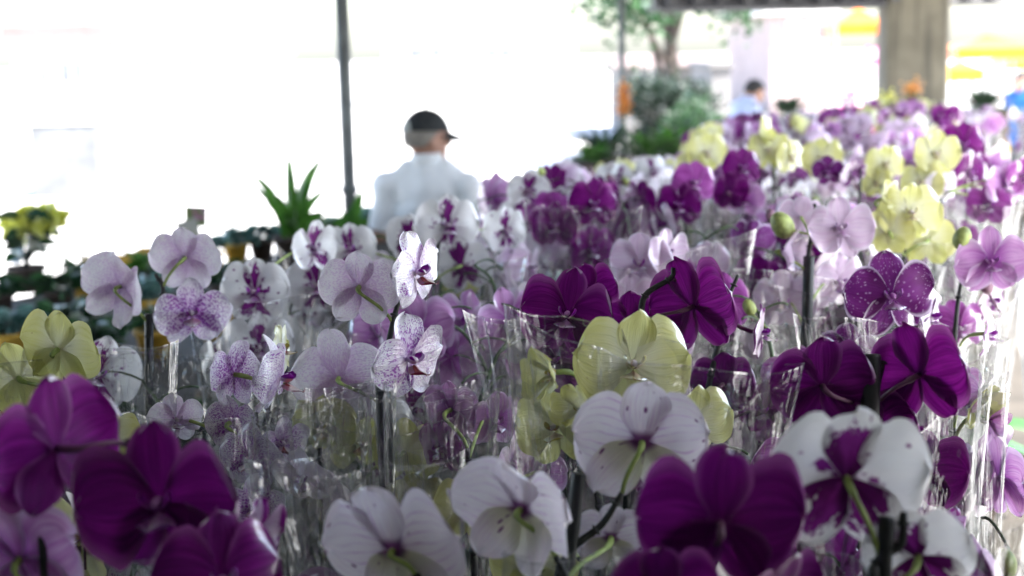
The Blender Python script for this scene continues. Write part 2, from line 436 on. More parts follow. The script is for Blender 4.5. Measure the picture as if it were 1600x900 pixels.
FLC = {}
def flower_mesh(kind, var, far=False):
    key = (kind, var, far)
    if key in FLC: return FLC[key]
    rng = random.Random(sum(map(ord, kind)) * 31 + var * 7)
    mb = MB(); nu, nv = (6, 7) if far else (12, 15)
    j = lambda a: rng.uniform(-a, a)
    wide = {'speckled': .90, 'pink': .92, 'spotted': .92, 'purple': 1.16, 'magenta': 1.12, 'lilac': 1.08, 'yellow': 1.10, 'blotched': 1.12}.get(kind, 1.02)
    # var 0-2 open flat; 3 cupped forwards; 4 swept back; 5 half open
    cup = [.08, .04, .12, .5, .0, .8][var % 6]; bend = [.02, .05, -.03, -.22, .20, -.5][var % 6]
    pa = [5, 9, 1, 8, 10, 22][var % 6]
    for s_ in (-1, 1):     # lower sepals, behind
        one_petal(mb, R(-90 + s_ * (36 + j(6))), .47 + j(.03), .178 + j(.018), 1.0, rng, cup * .8, bend * .9 + .03 + j(.04), j(.2), .025, .02, nu, nv)
    one_petal(mb, R(90 + j(6)), .475 + j(.03), .190 + j(.018), .5, rng, cup * .8, bend + j(.06), j(.15), .025, .018, nu, nv)
    for s_ in (1, -1):
        a = R(pa + j(4)) if s_ > 0 else R(180 - pa + j(4))
        one_petal(mb, a, .50 + j(.015), .333 * wide + j(.018), 0.0, rng, cup, bend + j(.04), j(.18), .035, 0, nu + 2, nv)
    mats = [PM[kind]]
    if far:
        mats += [LM[LIPOF[kind]], M_col]
        mb.cur = 1; add_lip(mb, rng, kind, 4, 5); mb.cur = 2; add_column(mb)
    me = mb.mesh('flower_' + kind, mats)
    if not far:
        l = MB(); add_lip(l, rng, kind, 8, 10); lm = l.mesh('lip_' + kind, [LM[LIPOF[kind]], LM['wing']])
        cc = MB(); add_column(cc); cm = cc.mesh('column_' + kind, M_col if kind not in ('purple', 'spotted', 'lilac') else M_colp)
        FLC[key] = (me, lm, cm)
    else: FLC[key] = (me, None, None)
    return FLC[key]
def add_lip(mb, rng, kind, nu, nv):
    mb.code = (0, 0); c0 = mb.cur
    def mid(i, j):
        u = i*2-1; t = j
        w = .098 * (math.sin(math.pi * min(1, t*.95 + .04)) ** .8) * (1.25 if t < .6 else 1.0)
        y = -.05 - .20 * math.sin(t * 1.4) - .03 * (1-abs(u)) + .05 * abs(u)
        z = -.05 - .13 * t + .05 * t * t - .04 * abs(u) * (1 - t)
        return Vector((u * w, y, z))
    mb.grid(mid, nu, nv)
    for s_ in (-1, 1):     # the pair of curled tendrils at the tip
        p = [Vector((0, -.245, -.125)), Vector((s_*.02, -.27, -.13)), Vector((s_*.04, -.275, -.11)), Vector((s_*.038, -.262, -.095))]
        mb.tube(p, [.006, .005, .004, .002], 5)
    if kind != 'yellow' and c0 == 0: mb.cur = 1
    for s_ in (-1, 1):     # raised side lobes
        def side(i, j, s_=s_):
            u = i*2-1; t = j
            w = .075 * math.sin(math.pi * min(1, .08 + t * .9)) ** .6
            return Vector((s_ * (.025 + .075 * math.sin(t * 1.9) - .02 * u * u), -.05 - .05 * t + u * w, -.045 + .12 * t))
        mb.grid(side, max(3, nu - 2), max(4, nv - 3))
    mb.cur = c0
def add_column(mb):
    mb.code = (0, 0)
    mb.tube([(0, .02, .0), (0, -.04, .012), (0, -.09, .004), (0, -.115, -.008)], [.022, .026, .030, .020], 8)

def frot(yaw, pitch, roll):
    return (Matrix.Rotation(R(yaw), 3, 'Z') @ Matrix.Rotation(R(-pitch), 3, 'X') @ Matrix.Rotation(R(roll), 3, 'Y')).to_quaternion()
def add_flower(parent, kind, var, loc, q, w, far=False, label=None, lip=True):
    me, lm, cm = flower_mesh(kind, var, far)
    f = link('flower', me, parent, loc, q, w)
    if label: f['label'] = label
    if lm and lip:
        link('lip', lm, f); link('column', cm, f)
    return f

# ------------------------------------------------------------------ sleeves
def sleeve_mesh(seed, h=.5, rt=.10, rb=.05, flat=.72, peak=.012, tilt=0.0, nu=72, nv=22):
    rng = random.Random(seed); mb = MB()
    ks = [(rng.choice((3, 4, 5, 7, 9, 11)), rng.random()*6, rng.uniform(.0008, .0028), rng.uniform(-1, 1)) for _ in range(7)]
    t1, t2 = rng.uniform(-1, 1) * .02, rng.random() * 6
    kx = [(rng.random(), rng.uniform(.3, .95), rng.uniform(.004, .010)) for _ in range(6)]
    cor = sorted([0.0, .5] + [rng.uniform(.05, .45) for _ in range(2)] + [rng.uniform(.55, .95) for _ in range(2)]); cor.append(1.0)
    def fn(i, j):
        a = 2*math.pi*i; v = j
        r = lerp(rb, rt * 1.12, v ** 1.15)
        cx, cy = math.cos(a), math.sin(a)
        for q in range(len(cor) - 1):
            if cor[q] <= i <= cor[q+1]:
                f = (i - cor[q]) / (cor[q+1] - cor[q]); A0, A1 = 2*math.pi*cor[q], 2*math.pi*cor[q+1]
                k_ = min(1, v * 1.5) * .95
                cx = lerp(cx, lerp(math.cos(A0), math.cos(A1), f), k_); cy = lerp(cy, lerp(math.sin(A0), math.sin(A1), f), k_); break
        lens = lerp(1.0, flat, v)
        x = r * cx * (1 + .12 * v * abs(cx) ** 6); y = r * cy * lens * (abs(cy) ** (.18 * v))
        wv = sum(A * math.sin(kk * a + p + v * tw * 2.5) for kk, p, A, tw in ks) * (.25 + v)
        for (ua, vv, am) in kx:      # dents pressed into the film
            du = min(abs(i-ua), 1-abs(i-ua)); wv -= am * math.exp(-(du/.035)**2 - ((v-vv)/.22)**2)
        x += wv * cx; y += wv * cy
        z = h * v + (tilt * cx + t1 * math.sin(a + t2) + peak * abs(cx) ** 10) * v ** 3
        return Vector((x, y, z))
    mb.grid(fn, nu, nv, wrap=True)
    return mb.mesh('sleeve', M_film)
SLV = [sleeve_mesh(900 + i, .50 + .02 * (i % 3), .098 + .004 * (i % 4), peak=.012 + .006 * (i % 4), tilt=(-.02, .0, .025, .01)[i % 4], nu=56, nv=16) for i in range(8)]
SLF = [sleeve_mesh(950 + i, .50 + .015 * (i % 3), .10, nu=28, nv=7) for i in range(4)]

def pot_mesh():
    mb = MB()
    mb.lathe([(0.0, .002), (.042, .002), (.044, .006), (.056, .105), (.060, .106), (.061, .118), (.058, .118), (.054, .104), (.052, .10)], 24)
    return mb.mesh('pot', M_pot)
def bark_mesh():
    mb = MB(); rng = random.Random(4)
    for k in range(70):
        a, r = rng.random()*6.28, .05*math.sqrt(rng.random())
        m = Matrix.Translation((r*math.cos(a), r*math.sin(a), .100 + rng.random()*.008)) @ Euler((rng.random()*3, rng.random()*3, rng.random()*3)).to_matrix().to_4x4()
        s_ = rng.uniform(.004, .008); mb.box(-s_*1.6, -s_, -s_*.5, s_*1.6, s_, s_*.5, m)
    return mb.mesh('bark', M_bark, False)
def leaf_mesh(seed, L=.2, Wd=.035):
    rng = random.Random(seed); mb = MB(); dr = rng.uniform(.05, .12)
    def fn(i, j):
        u = i*2-1; t = j
        w = Wd * (math.sin(math.pi * min(1, .12 + t * .86)) ** .6)
        return Vector((u * w, L * t * .9, .11 + .16 * t - (dr + .1) * t * t + abs(u) * .010))
    mb.grid(fn, 6, 10); return mb.mesh('leaf', M_leaf)
POT, BARK = pot_mesh(), bark_mesh()
LEAF = [leaf_mesh(i, .17 + .02*i, .032 + .003*i) for i in range(4)]

def base_parts(root, rng, leaves=3, rich=True):
    p = link('pot', POT, root)
    if rich: link('bark', BARK, p)
    for k in range(leaves):
        a = rng.random() * 6.28
        link('leaf', LEAF[rng.randrange(4)], root, rot=Euler((0, 0, a)).to_quaternion())

TABLE_Z = 1.0
HERO = []          # every hand-placed flower: (px, py, depth, radius in px)
# ------------------------------------------------------------------ hand-placed orchids
# flower: (px, py, width px, yaw, pitch, roll, variant[, kind[, extra depth]]).  yaw 0 faces the camera, 90 faces right, 180 shows its back
def orchid(label, kind, d, flowers, stem, sleeve=None, stakes=(), buds=(), base=None, ped=None, group='potted orchids in clear sleeves on the display table', seed=1, leaves=3):
    rng = random.Random(seed * 17 + 3)
    pts = [at(p[0], p[1], d + (p[2] if len(p) > 2 else 0)) for p in stem]
    if base is None:
        b = pts[-1]; base = (b.x, b.y)
    else:
        b = at(base[0], base[1], base[2]); base = (b.x, b.y)
    B = Vector((base[0], base[1], TABLE_Z))
    root = thing('potted_orchid', label, 'orchid', B, group)
    base_parts(root, rng, leaves)
    # stem from the photographed points down to the pot
    foot = Vector((0, 0, .105)); loc = [p - B for p in pts]
    down = [loc[-1] * (1 - t) + foot * t for t in (.45, .8, 1.0)]
    path = catmull(loc + down, 6)
    n = len(path); mb = MB()
    mb.tube(path, [lerp(.0021, .0036, min(1, i / (n * .5))) for i in range(n)], 8)
    for q in range(2, n - 2, 5):      # nodes of the spike
        a, b_ = path[q], path[q+1]
        mb.tube([a - (b_-a)*.15, a, a + (b_-a)*.2], [.0035, .0048, .0035], 8)
    link('stem', mb.mesh('stem', M_stemdark), root)
    for st in stakes:
        (x0, y0, x1, y1, wpx) = st[:5]; dd = d + (st[5] if len(st) > 5 else 0)
        a, b_ = at(x0, y0, dd) - B, at(x1, y1, dd) - B
        dirv = (b_ - a).normalized(); ln = (a.z - .10) / max(.2, -dirv.z)
        r_ = wpx * dd / F / 2
        mb = MB(); mb.tube([a, a + dirv * .002, a + dirv * ln], [r_ * .9, r_, r_], 12)
        link('stake', mb.mesh('stake', M_stake), root)
    pedm = ped or (M_pedp if kind in ('purple', 'magenta', 'spotted') else M_pedg)
    for fl in flowers:
        px, py, w, yaw, pit, rol, var = fl[:7]
        w *= .92 if d < 1.9 else .86
        kd = fl[7] if len(fl) > 7 and fl[7] else kind; dd = d + (fl[8] if len(fl) > 8 else 0)
        HERO.append((px, py, dd, w * .42))
        c0 = at(px, py, dd) - B; q = frot(yaw, pit, rol)
        add_flower(root, kd, var, c0, q, w * dd / F)
        back = q @ Vector((0, 1, 0)); size = w * dd / F
        best = min(path, key=lambda p: (p - (c0 + Vector((0, 0, -.03)))).length)
        L = (best - c0).length
        m_ = MB(); m_.tube(bez(c0 + back * size * .02, c0 + back * min(.035, L*.6), best + (c0 - best) * .3 + Vector((0, 0, .01)), best, 10), [.0024] * 3 + [.0017] * 8, 8)
        link('flower_stalk', m_.mesh('flower_stalk', pedm), root)
    for (px, py, w, rol) in buds:
        c0 = at(px, py, d) - B; r_ = w * d / F / 2
        mb = MB(); mb.ball((0, 0, 0), (r_ * .8, r_ * .8, r_ * 1.1), 14, 10)
        for k in range(3): mb.ball((math.cos(k*2.1)*r_*.14, math.sin(k*2.1)*r_*.14, -r_*.05), (r_*.72, r_*.72, r_*1.02), 14, 10)
        link('bud', mb.mesh('bud', M_bud), root, c0, frot(0, 0, rol))
        best = min(path, key=lambda p: (p - c0).length)
        m_ = MB(); m_.tube(bez(c0, c0 + (best - c0)*.3 - Vector((0, 0, .004)), c0 + (best-c0)*.7, best, 8), .0015, 8)
        link('flower_stalk', m_.mesh('flower_stalk', M_pedg), root)
    if sleeve:
        px, py, w, rz = sleeve[:4]; dd = sleeve[4] if len(sleeve) > 4 else d
        top = at(px, py, dd)
        tl = sleeve[5] if len(sleeve) > 5 else 0.0
        h = top.z - TABLE_Z
        me = sleeve_mesh(seed * 3 + 5, h, w * dd / F / 2 * .92, peak=.010, tilt=tl)
        o = link('sleeve', me, root, (top.x - B.x, top.y - B.y, .003), Euler((0, 0, R(rz))).to_quaternion())
        # lean the sleeve so that its foot still holds the pot
        sh = Vector((-(top.x - B.x), -(top.y - B.y), 0))
        me.transform(Matrix.Rotation(-R(rz), 4, 'Z') @ Matrix(((1, 0, -sh.x / h, 0), (0, 1, -sh.y / h, 0), (0, 0, 1, 0), (0, 0, 0, 1))) @ Matrix.Rotation(R(rz), 4, 'Z'))
        o.location = (0, 0, .003)
    return root

exec_order = []
def hero_orchids():
    O = orchid
    O('dark purple orchid in the near left corner, largest bloom facing the camera', 'purple', .84,
      [(88, 700, 250, -128, 0, 8, 0), (250, 782, 275, -4, 4, -3, 2), (345, 905, 230, 30, 10, 0, 1, None, -.02), (400, 835, 130, 60, -5, 10, 2, None, .05)],
      [(200, 690), (235, 730, .03), (262, 830, .03), (270, 960, .03)], base=(300, 900, .95), seed=2)
    O('lavender orchid cut by the bottom left corner of the photo', 'lilac', .86,
      [(32, 872, 230, 170, 10, 15, 1), (-15, 745, 170, -160, 0, 0, 0, 'paleilac')], [(60, 800), (70, 900)], base=(60, 940, .92), seed=3)
    O('pale yellow orchid at the left edge behind the dark purple blooms', 'yellow', 1.25,
      [(92, 545, 150, 165, 12, -8, 0), (30, 590, 140, -165, 0, 10, 1, None, .02), (18, 645, 110, -20, 0, 0, 2, None, .05), (175, 690, 130, 170, 0, 0, 1, None, .04), (70, 640, 130, 160, 0, 20, 4, None, .06)],
      [(95, 560, .04), (110, 640, .05), (115, 760, .05)], (105, 560, 300, 20, 1.3), seed=4)
    O('white orchid flushed pink on a dark forked spike above the yellow one', 'pink', 1.68,
      [(190, 447, 140, 150, 0, -18, 4), (290, 402, 122, 174, 10, 0, 1), (300, 487, 128, 12, -8, 0, 2, 'speckled')],
      [(243, 428), (255, 455), (238, 500), (232, 545)], (300, 560, 250, -15, 1.66), [(233, 490, 233, 560, 14)], seed=5)
    O('white orchid with a wine red blotched centre left of the speckled blooms', 'blotched', 1.82,
      [(398, 455, 122, -8, 0, 5, 1), (405, 540, 120, 15, -10, 0, 0, None, -.02), (490, 385, 90, 40, 0, 0, 2, None, .15), (350, 570, 100, -30, -10, 0, 0)],
      [(400, 440, .03), (415, 500, .03), (420, 600, .03)], (420, 475, 230, 10, 1.82), seed=6)
    O('speckled orchid seen edge on left of the focused blooms, yellow petal behind', 'speckled', 1.30,
      [(440, 590, 150, 86, -8, 4, 4), (365, 585, 120, -120, 0, -10, 1), (440, 545, 90, 88, 10, 0, 0, 'yellow', .06)],
      [(440, 560, .04), (420, 630, .05), (410, 740, .05)], (400, 640, 330, -10, 1.28), seed=7)
    O('white orchid with fine magenta speckles, sharpest blooms in the middle of the photo', 'speckled', 1.33,
      [(652, 424, 140, 62, -4, -10, 1), (640, 560, 158, 50, -6, -6, 0), (562, 448, 140, 168, 4, 0, 1, 'pink', .01), (530, 590, 165, 174, 0, 8, 0, 'pink', .05)],
      [(640, 430, .01), (620, 480, .01), (604, 560, .01), (602, 640, .01)], (590, 640, 320, 8, 1.30), [(598, 590, 606, 780, 25)], seed=8)
    O('white orchid with dark wine blotches behind the focused speckled blooms', 'blotched', 2.15,
      [(548, 388, 98, -10, 6, 0, 1), (700, 352, 115, 10, 5, 0, 0), (722, 415, 105, 160, 0, 10, 2), (790, 360, 90, 30, 0, 0, 0, None, .1), (640, 370, 90, 170, 0, 0, 1, None, .05)],
      [(695, 305), (690, 350), (680, 420), (678, 500)], (680, 420, 250, 0, 2.15), seed=9)
    O('deep purple orchid left of centre with two rounded petals above a sleeve', 'purple', 1.38,
      [(888, 490, 158, -14, 6, 8, 2), (985, 505, 110, 160, 0, 0, 0, None, .08), (925, 450, 90, 168, 10, 10, 1, None, .03), (870, 560, 120, -30, -10, 0, 0, None, .06)],
      [(930, 470, .05), (935, 540, .06), (935, 640, .06)], (870, 520, 260, -8, 1.50), seed=10)
    O('deep purple orchid turned away to the right on a dark kinked spike', 'purple', 1.36,
      [(1084, 478, 172, 142, 8, 14, 1), (1190, 520, 95, 75, 0, 0, 1, None, .1)],
      [(1052, 418), (1048, 435), (1008, 462), (1000, 510), (985, 580)], None, base=(960, 620, 1.45), seed=11)
    O('purple orchid with a bare forked spike end right of the turned bloom', 'purple', 1.5,
      [(1195, 640, 100, -30, 0, 0, 1, None, .0), (1130, 600, 110, 160, 0, 0, 0, None, .0)],
      [(1153, 430), (1135, 475), (1128, 520), (1108, 600), (1100, 680)], (1180, 600, 210, 12, 1.48), seed=12)
    O('pale yellow orchid in the centre with a brown spotted petal edge', 'yellow', 1.14,
      [(988, 568, 198, 6, 10, 6, 1), (866, 582, 100, -60, 0, -30, 3), (868, 665, 150, -24, 0, -10, 0, None, .04), (1085, 660, 140, 15, -5, 0, 1, None, .05), (905, 640, 80, -150, 0, 10, 3, None, -.01), (730, 800, 130, 160, 0, 0, 0, None, .0), (835, 880, 150, 170, 10, 0, 1, None, -.04)],
      [(930, 600, .03), (915, 640, .03), (920, 720, .04), (940, 820, .05)], (1010, 545, 410, -10, 1.10, -.035), seed=13)
    O('white orchid with lavender veins, back of the bloom in front of the yellow one', 'striped', .98,
      [(1003, 690, 232, 176, 4, -2, 1)], [(972, 770), (940, 820), (885, 870), (870, 960)],
      None, [(905, 740, 888, 880, 23)], base=(885, 960, 1.0), seed=14)
    O('white orchid with lavender veins seen side on above the bottom edge', 'striped', .92,
      [(815, 795, 225, 148, 4, -6, 4), (955, 840, 130, 175, 0, 0, 1, None, .08)], [(868, 868), (885, 910), (880, 980)], (930, 880, 230, 0, .90), base=(860, 960, .98), seed=15)
    O('white orchid with lavender veins cut by the bottom edge left of centre', 'striped', .90,
      [(615, 858, 262, 158, 14, 10, 0)], [(650, 900), (660, 960)], (560, 735, 300, 15, 1.0), base=(640, 960, .97), seed=16)
    O('bright purple orchid showing its back at the bottom right of centre', 'purple', .80,
      [(1125, 815, 285, 176, 14, -2, 2), (1040, 925, 200, 170, 20, 0, 1, None, -.02), (1215, 935, 190, -150, 20, 0, 0, None, .02)],
      [(1105, 880, .04), (1110, 960, .05)], None, base=(1110, 980, .88), seed=17)
    O('white orchid with dark wine centre markings at the bottom right', 'blotched', .84,
      [(1322, 745, 285, 177, 12, -3, 1), (1435, 868, 190, 165, 10, 20, 1, None, .01)],
      [(1412, 800), (1408, 850), (1370, 880), (1365, 960)], (1420, 850, 300, -5, .90), [(1385, 808, 1380, 900, 26)], base=(1400, 960, .92), seed=18)
    O('deep purple orchid on a thick black stake above the white wine marked one', 'purple', 1.10,
      [(1285, 602, 172, 174, 8, 4, 0), (1437, 585, 180, 140, 6, 12, 1), (1372, 668, 130, 165, 6, 20, 1, None, .02), (1440, 735, 150, 155, 0, 0, 2, None, .05)],
      [(1420, 520, .02), (1385, 555, .02), (1365, 640, .02), (1370, 760, .03)], (1375, 665, 330, 12, 1.16, .05), [(1362, 553, 1358, 690, 30)], seed=19)
    O('wine red orchid with white rimmed spotted petals facing the camera on the right', 'spotted', 1.52,
      [(1392, 462, 160, 4, 4, -4, 1), (1455, 495, 110, 60, 0, 10, 0, None, .06), (1330, 545, 110, -30, -10, 0, 2, None, .03)],
      [(1430, 470, .05), (1430, 520, .06), (1415, 620, .06)], (1370, 535, 230, -12, 1.42), seed=20)
    O('lilac orchid with a dark centre at the far right edge of the table', 'lilac', 1.72,
      [(1548, 408, 118, -2, 2, -4, 2), (1546, 522, 82, 60, 0, 0, 1, None, -.1), (1500, 600, 80, 0, -10, 0, 0, None, -.15)],
      [(1520, 380, .03), (1500, 450, .03), (1490, 560, .02)], (1500, 545, 170, 25, 1.66), buds=[(1503, 372, 34, 20)], seed=21)
    O('half wilted lilac orchid with greenish petals low at the right table edge', 'lilac', 1.32,
      [(1520, 625, 90, 30, -20, 0, 3, 'yellow'), (1490, 610, 100, -40, 0, 0, 2), (1545, 655, 60, 90, -20, 0, 3, 'lilac')],
      [(1500, 580, .02), (1490, 660, .02), (1480, 760, .02)], (1470, 690, 180, 5, 1.20, .06), base=(1470, 800, 1.2), seed=22)
    O('pale lilac orchid with a green bud on the tip of its dark spike', 'paleilac', 1.85,
      [(1312, 356, 112, 4, 6, 0, 2), (1222, 392, 84, 62, 0, 20, 3), (1252, 340, 80, 170, 0, 0, 1, None, .06), (1310, 440, 110, 20, -8, 0, 0, None, .08), (1225, 470, 110, -20, -8, 0, 1, None, .08)],
      [(1272, 318), (1278, 340), (1265, 385), (1262, 450)], (1270, 450, 220, 5, 1.85), [(1264, 400, 1262, 470, 18)], buds=[(1222, 352, 42, -30)], seed=23)
    O('yellow orchid among lilac ones right of the green bud', 'yellow', 2.05,
      [(1422, 332, 118, 0, 10, 0, 1), (1378, 310, 60, 50, 20, 0, 3), (1450, 375, 100, 170, 0, 0, 0, None, .05), (1390, 362, 90, 160, 0, 0, 1)],
      [(1425, 340, .05), (1412, 400, .05), (1405, 470, .05)], (1420, 400, 210, 0, 2.05), seed=24)
    O('purple orchid inside a tall clear sleeve left of centre in the middle rows', 'purple', 2.3,
      [(928, 318, 92, 8, 5, 0, 1), (868, 352, 88, -14, 0, 0, 2), (925, 390, 90, 20, -5, 0, 0, None, .02)],
      [(900, 310, .04), (895, 360, .04), (890, 450, .04)], (915, 330, 160, 0, 2.25), seed=25)
    O('pale lilac orchid with crumpled shiny film beside it in the centre', 'paleilac', 1.85,
      [(1000, 412, 112, -20, 8, 0, 1), (1040, 395, 90, 40, 0, 0, 2), (985, 470, 100, 0, -5, 0, 0)],
      [(1010, 400, .04), (1015, 460, .04), (1015, 560, .04)], (1060, 400, 230, 18, 1.85), seed=26)
    O('plum purple orchid behind the crumpled film in the centre rows', 'purple', 2.5,
      [(1062, 320, 84, -10, 0, 0, 1), (1085, 285, 84, 15, 0, 10, 0, 'magenta'), (1040, 350, 80, -60, 0, 0, 2)],
      [(1070, 290, .04), (1072, 350, .04), (1072, 440, .04)], (1075, 335, 160, 0, 2.48), seed=27)
    O('purple orchid standing behind the centre sleeves below the yellow bloom', 'purple', 2.7,
      [(1160, 262, 74, 10, 8, 0, 1), (1165, 310, 74, -20, 0, 0, 0, 'lilac'), (1140, 300, 70, 150, 0, 0, 2)],
      [(1162, 260, .04), (1160, 310, .04), (1158, 400, .04)], (1160, 320, 150, 10, 2.7), seed=28)
    O('yellow orchid with a brown lip, leftmost in the far yellow row', 'yellow', 2.95,
      [(1104, 238, 80, 8, 5, 0, 1), (1080, 262, 66, -30, 0, 0, 0)], [(1108, 235, .04), (1110, 270, .04), (1112, 350, .04)], (1105, 285, 130, 0, 2.95), seed=29)
    O('yellow orchid with upright petals, second in the far yellow row', 'yellow', 2.95,
      [(1200, 234, 78, 0, 10, 0, 2), (1185, 212, 60, 70, 20, 0, 3), (1235, 245, 66, 30, 0, 0, 1)], [(1205, 235, .04), (1208, 280, .04), (1210, 350, .04)], (1208, 285, 130, 0, 2.95), seed=30)
    O('yellow orchid with a red throat, third in the far yellow row', 'yellow', 2.85,
      [(1285, 246, 76, -14, 5, 0, 0), (1300, 290, 60, 20, 0, 0, 1, 'paleilac')], [(1290, 245, .04), (1292, 290, .04), (1293, 360, .04)], (1290, 300, 130, 0, 2.85), seed=31)
    O('dark wine orchid with drooping blooms between yellow ones', 'purple', 2.55,
      [(1295, 268, 62, -20, -10, 0, 1, 'spotted'), (1330, 270, 60, 30, -10, 0, 2, 'spotted')], [(1345, 262), (1344, 290), (1340, 380)], (1330, 310, 140, 0, 2.55), seed=32)
    O('pale yellow orchid behind the right lilac blooms', 'yellow', 2.7,
      [(1382, 256, 76, 10, 5, 0, 1), (1370, 285, 60, -30, 0, 0, 0)], [(1385, 255, .04), (1386, 300, .04), (1386, 370, .04)], (1385, 300, 140, 0, 2.7), seed=33)
    O('bright yellow orchid near the right edge, rightmost of the far yellow ones', 'yellow', 2.6,
      [(1462, 240, 86, 4, 10, 0, 2), (1440, 285, 80, -30, 0, 0, 1, 'yellow'), (1470, 290, 70, 20, 0, 0, 0, 'striped')], [(1465, 240, .04), (1466, 300, .04), (1466, 370, .04)], (1465, 310, 160, 0, 2.6), seed=34)
    O('dark purple orchid right of the rightmost yellow bloom', 'purple', 2.75,
      [(1505, 226, 84, 0, 8, 0, 1), (1515, 268, 80, 20, -5, 0, 0)], [(1508, 225, .04), (1510, 280, .04), (1510, 350, .04)], (1515, 290, 150, 0, 2.72), seed=35)
    O('magenta orchid leaning out over the right table edge behind the lilac one', 'lilac', 2.45,
      [(1572, 290, 90, 20, 5, 0, 1), (1545, 320, 80, -20, 0, 0, 0, 'magenta'), (1600, 275, 80, 10, 0, 0, 2, 'magenta')], [(1480, 300, .0), (1450, 345, .0), (1430, 400, .0)], (1530, 320, 150, 0, 2.4), base=(1520, 430, 2.45), seed=36)
hero_orchids()
orchid('lilac orchid sunk deep in a tall crinkled sleeve right of the thick black stake', 'lilac', 1.22,
       [(735, 770, 120, 20, -20, 0, 0, None, .03), (690, 700, 100, -40, -10, 0, 1, 'magenta', .10), (800, 720, 100, 50, -10, 0, 2, None, .08), (705, 640, 105, 150, 0, 0, 1, None, .12), (775, 655, 110, 20, -10, 0, 0, None, .12), (850, 740, 90, -30, -10, 0, 1, None, .1)],
       [(730, 700, .06), (735, 760, .06), (740, 860, .06)], (728, 615, 250, 12, 1.20), seed=41)
orchid('pale yellow orchid seen through film behind the thick black stake', 'yellow', 1.36,
       [(632, 705, 125, 165, 0, 0, 0), (505, 665, 120, -20, -10, 0, 1, None, .02), (560, 690, 110, 30, -20, 0, 2, None, .04), (650, 780, 110, 10, -10, 0, 0, None, -.04)],
       [(570, 640, .06), (570, 720, .06), (575, 820, .06)], None, base=(575, 900, 1.45), seed=43)
orchid('speckled orchid seen through film between the near purple blooms and the thick stake', 'speckled', 1.26,
       [(390, 715, 120, -20, 0, 0, 1), (360, 660, 100, 160, 0, 0, 0, None, .04), (440, 690, 100, 40, -10, 0, 2, None, .03), (395, 790, 110, 20, -10, 10, 0, None, -.08), (275, 655, 95, 30, 0, 0, 1, 'pink', .08)],
       [(400, 640, .06), (400, 720, .06), (405, 820, .06)], None, base=(410, 900, 1.32), seed=44)
orchid('blush white orchid sunk in a crinkled sleeve left of the thick black stake', 'pink', 1.20,
       [(475, 745, 120, -20, -20, 0, 0, None, .03), (530, 800, 110, 160, -10, 0, 1, None, .06)],
       [(500, 700, .06), (500, 760, .06), (505, 860, .06)], (500, 640, 210, -14, 1.16), seed=42)

# ------------------------------------------------------------------ the rest of the table
A18 = R(18.5); AX = Vector((math.sin(A18), math.cos(A18), 0)); PX = Vector((math.cos(A18), -math.sin(A18), 0))
C0 = Vector((.025, 1.58, 0))
SKY = [(-200, 560), (0, 530), (350, 440), (520, 365), (600, 372), (740, 325), (790, 262), (900, 240), (1060, 236), (1090, 190), (1200, 172), (1400, 150), (1500, 165), (1800, 165)]
def skyline(x): return prof(x, SKY) if x > -200 else 560
PRETTY = {'purple': 'deep purple', 'magenta': 'magenta', 'lilac': 'lilac', 'paleilac': 'pale lilac', 'yellow': 'pale yellow', 'speckled': 'speckled white', 'pink': 'blush white',
          'striped': 'lavender veined white', 'blotched': 'wine blotched white', 'spotted': 'dark spotted'}
def pick(rng, px, py):
    if py < 215: opts = ['magenta'] * 7 + ['lilac'] * 3 + ['paleilac'] * 2 + ['purple'] * 3 + ['yellow']
    elif py < 330:
        if px < 1050: opts = ['striped'] * 4 + ['blotched'] * 2 + ['pink'] * 3 + ['paleilac'] * 4 + ['yellow']
        else: opts = ['yellow'] * 3 + ['paleilac'] * 3 + ['magenta'] * 2 + ['striped'] * 2 + ['lilac'] * 2 + ['purple']
    elif px < 560: opts = ['speckled'] * 2 + ['blotched'] * 3 + ['pink'] * 3 + ['yellow'] * 2 + ['striped']
    elif px < 820: opts = ['pink'] * 2 + ['blotched'] * 2 + ['paleilac'] * 2 + ['lilac'] * 3 + ['yellow'] + ['magenta'] * 2
    elif px < 1200: opts = ['purple'] * 4 + ['lilac'] * 3 + ['paleilac'] * 3 + ['magenta'] * 2
    else: opts = ['lilac'] * 4 + ['paleilac'] * 4 + ['purple'] * 2 + ['yellow'] + ['magenta'] * 2 + ['spotted']
    return rng.choice(opts)

STEMS = []
def stem_template(seed):
    rng = random.Random(seed)
    h = .56 + rng.uniform(-.03, .03); lean = Vector((rng.uniform(-.04, .04), rng.uniform(-.04, .04), 0)); d = Vector((rng.uniform(-1, 1), rng.uniform(-1, 1), 0)).normalized()
    path = catmull([Vector((0, 0, .1)), Vector((0, 0, .25)) + lean * .3, Vector((0, 0, h - .10)) + lean, Vector((0, 0, h)) + lean + d * .03, Vector((0, 0, h + .035)) + lean + d * .08], 6)
    fl = []; mb = MB()
    mb.tube(path, [lerp(.0036, .0018, i / len(path)) for i in range(len(path))], 6)
    nf = rng.choice((5, 6, 7))
    for k in range(nf):
        i = int(lerp(len(path) * .42, len(path) - 1, k / (nf - 1))); p = path[i]
        a = k * 2.6 + rng.uniform(-.6, .6) + seed
        o = Vector((math.cos(a), math.sin(a), rng.uniform(-.1, .35))).normalized() * rng.uniform(.035, .055)
        fl.append((p + o, o.normalized())); mb.tube(bez(p, p + o * .4 + Vector((0, 0, .008)), p + o * .8 + Vector((0, 0, .008)), p + o, 5), .0014, 5)
    mb2 = MB(); mb2.tube([Vector((.008, 0, .08)), Vector((.008, 0, h - .08 + rng.uniform(-.1, .03))) + lean * .9], .0042, 8)
    return (mb.mesh('stem', M_stem), mb2.mesh('stake', M_stake), fl)
STEMS = [stem_template(s) for s in range(10)]
BUDS = []
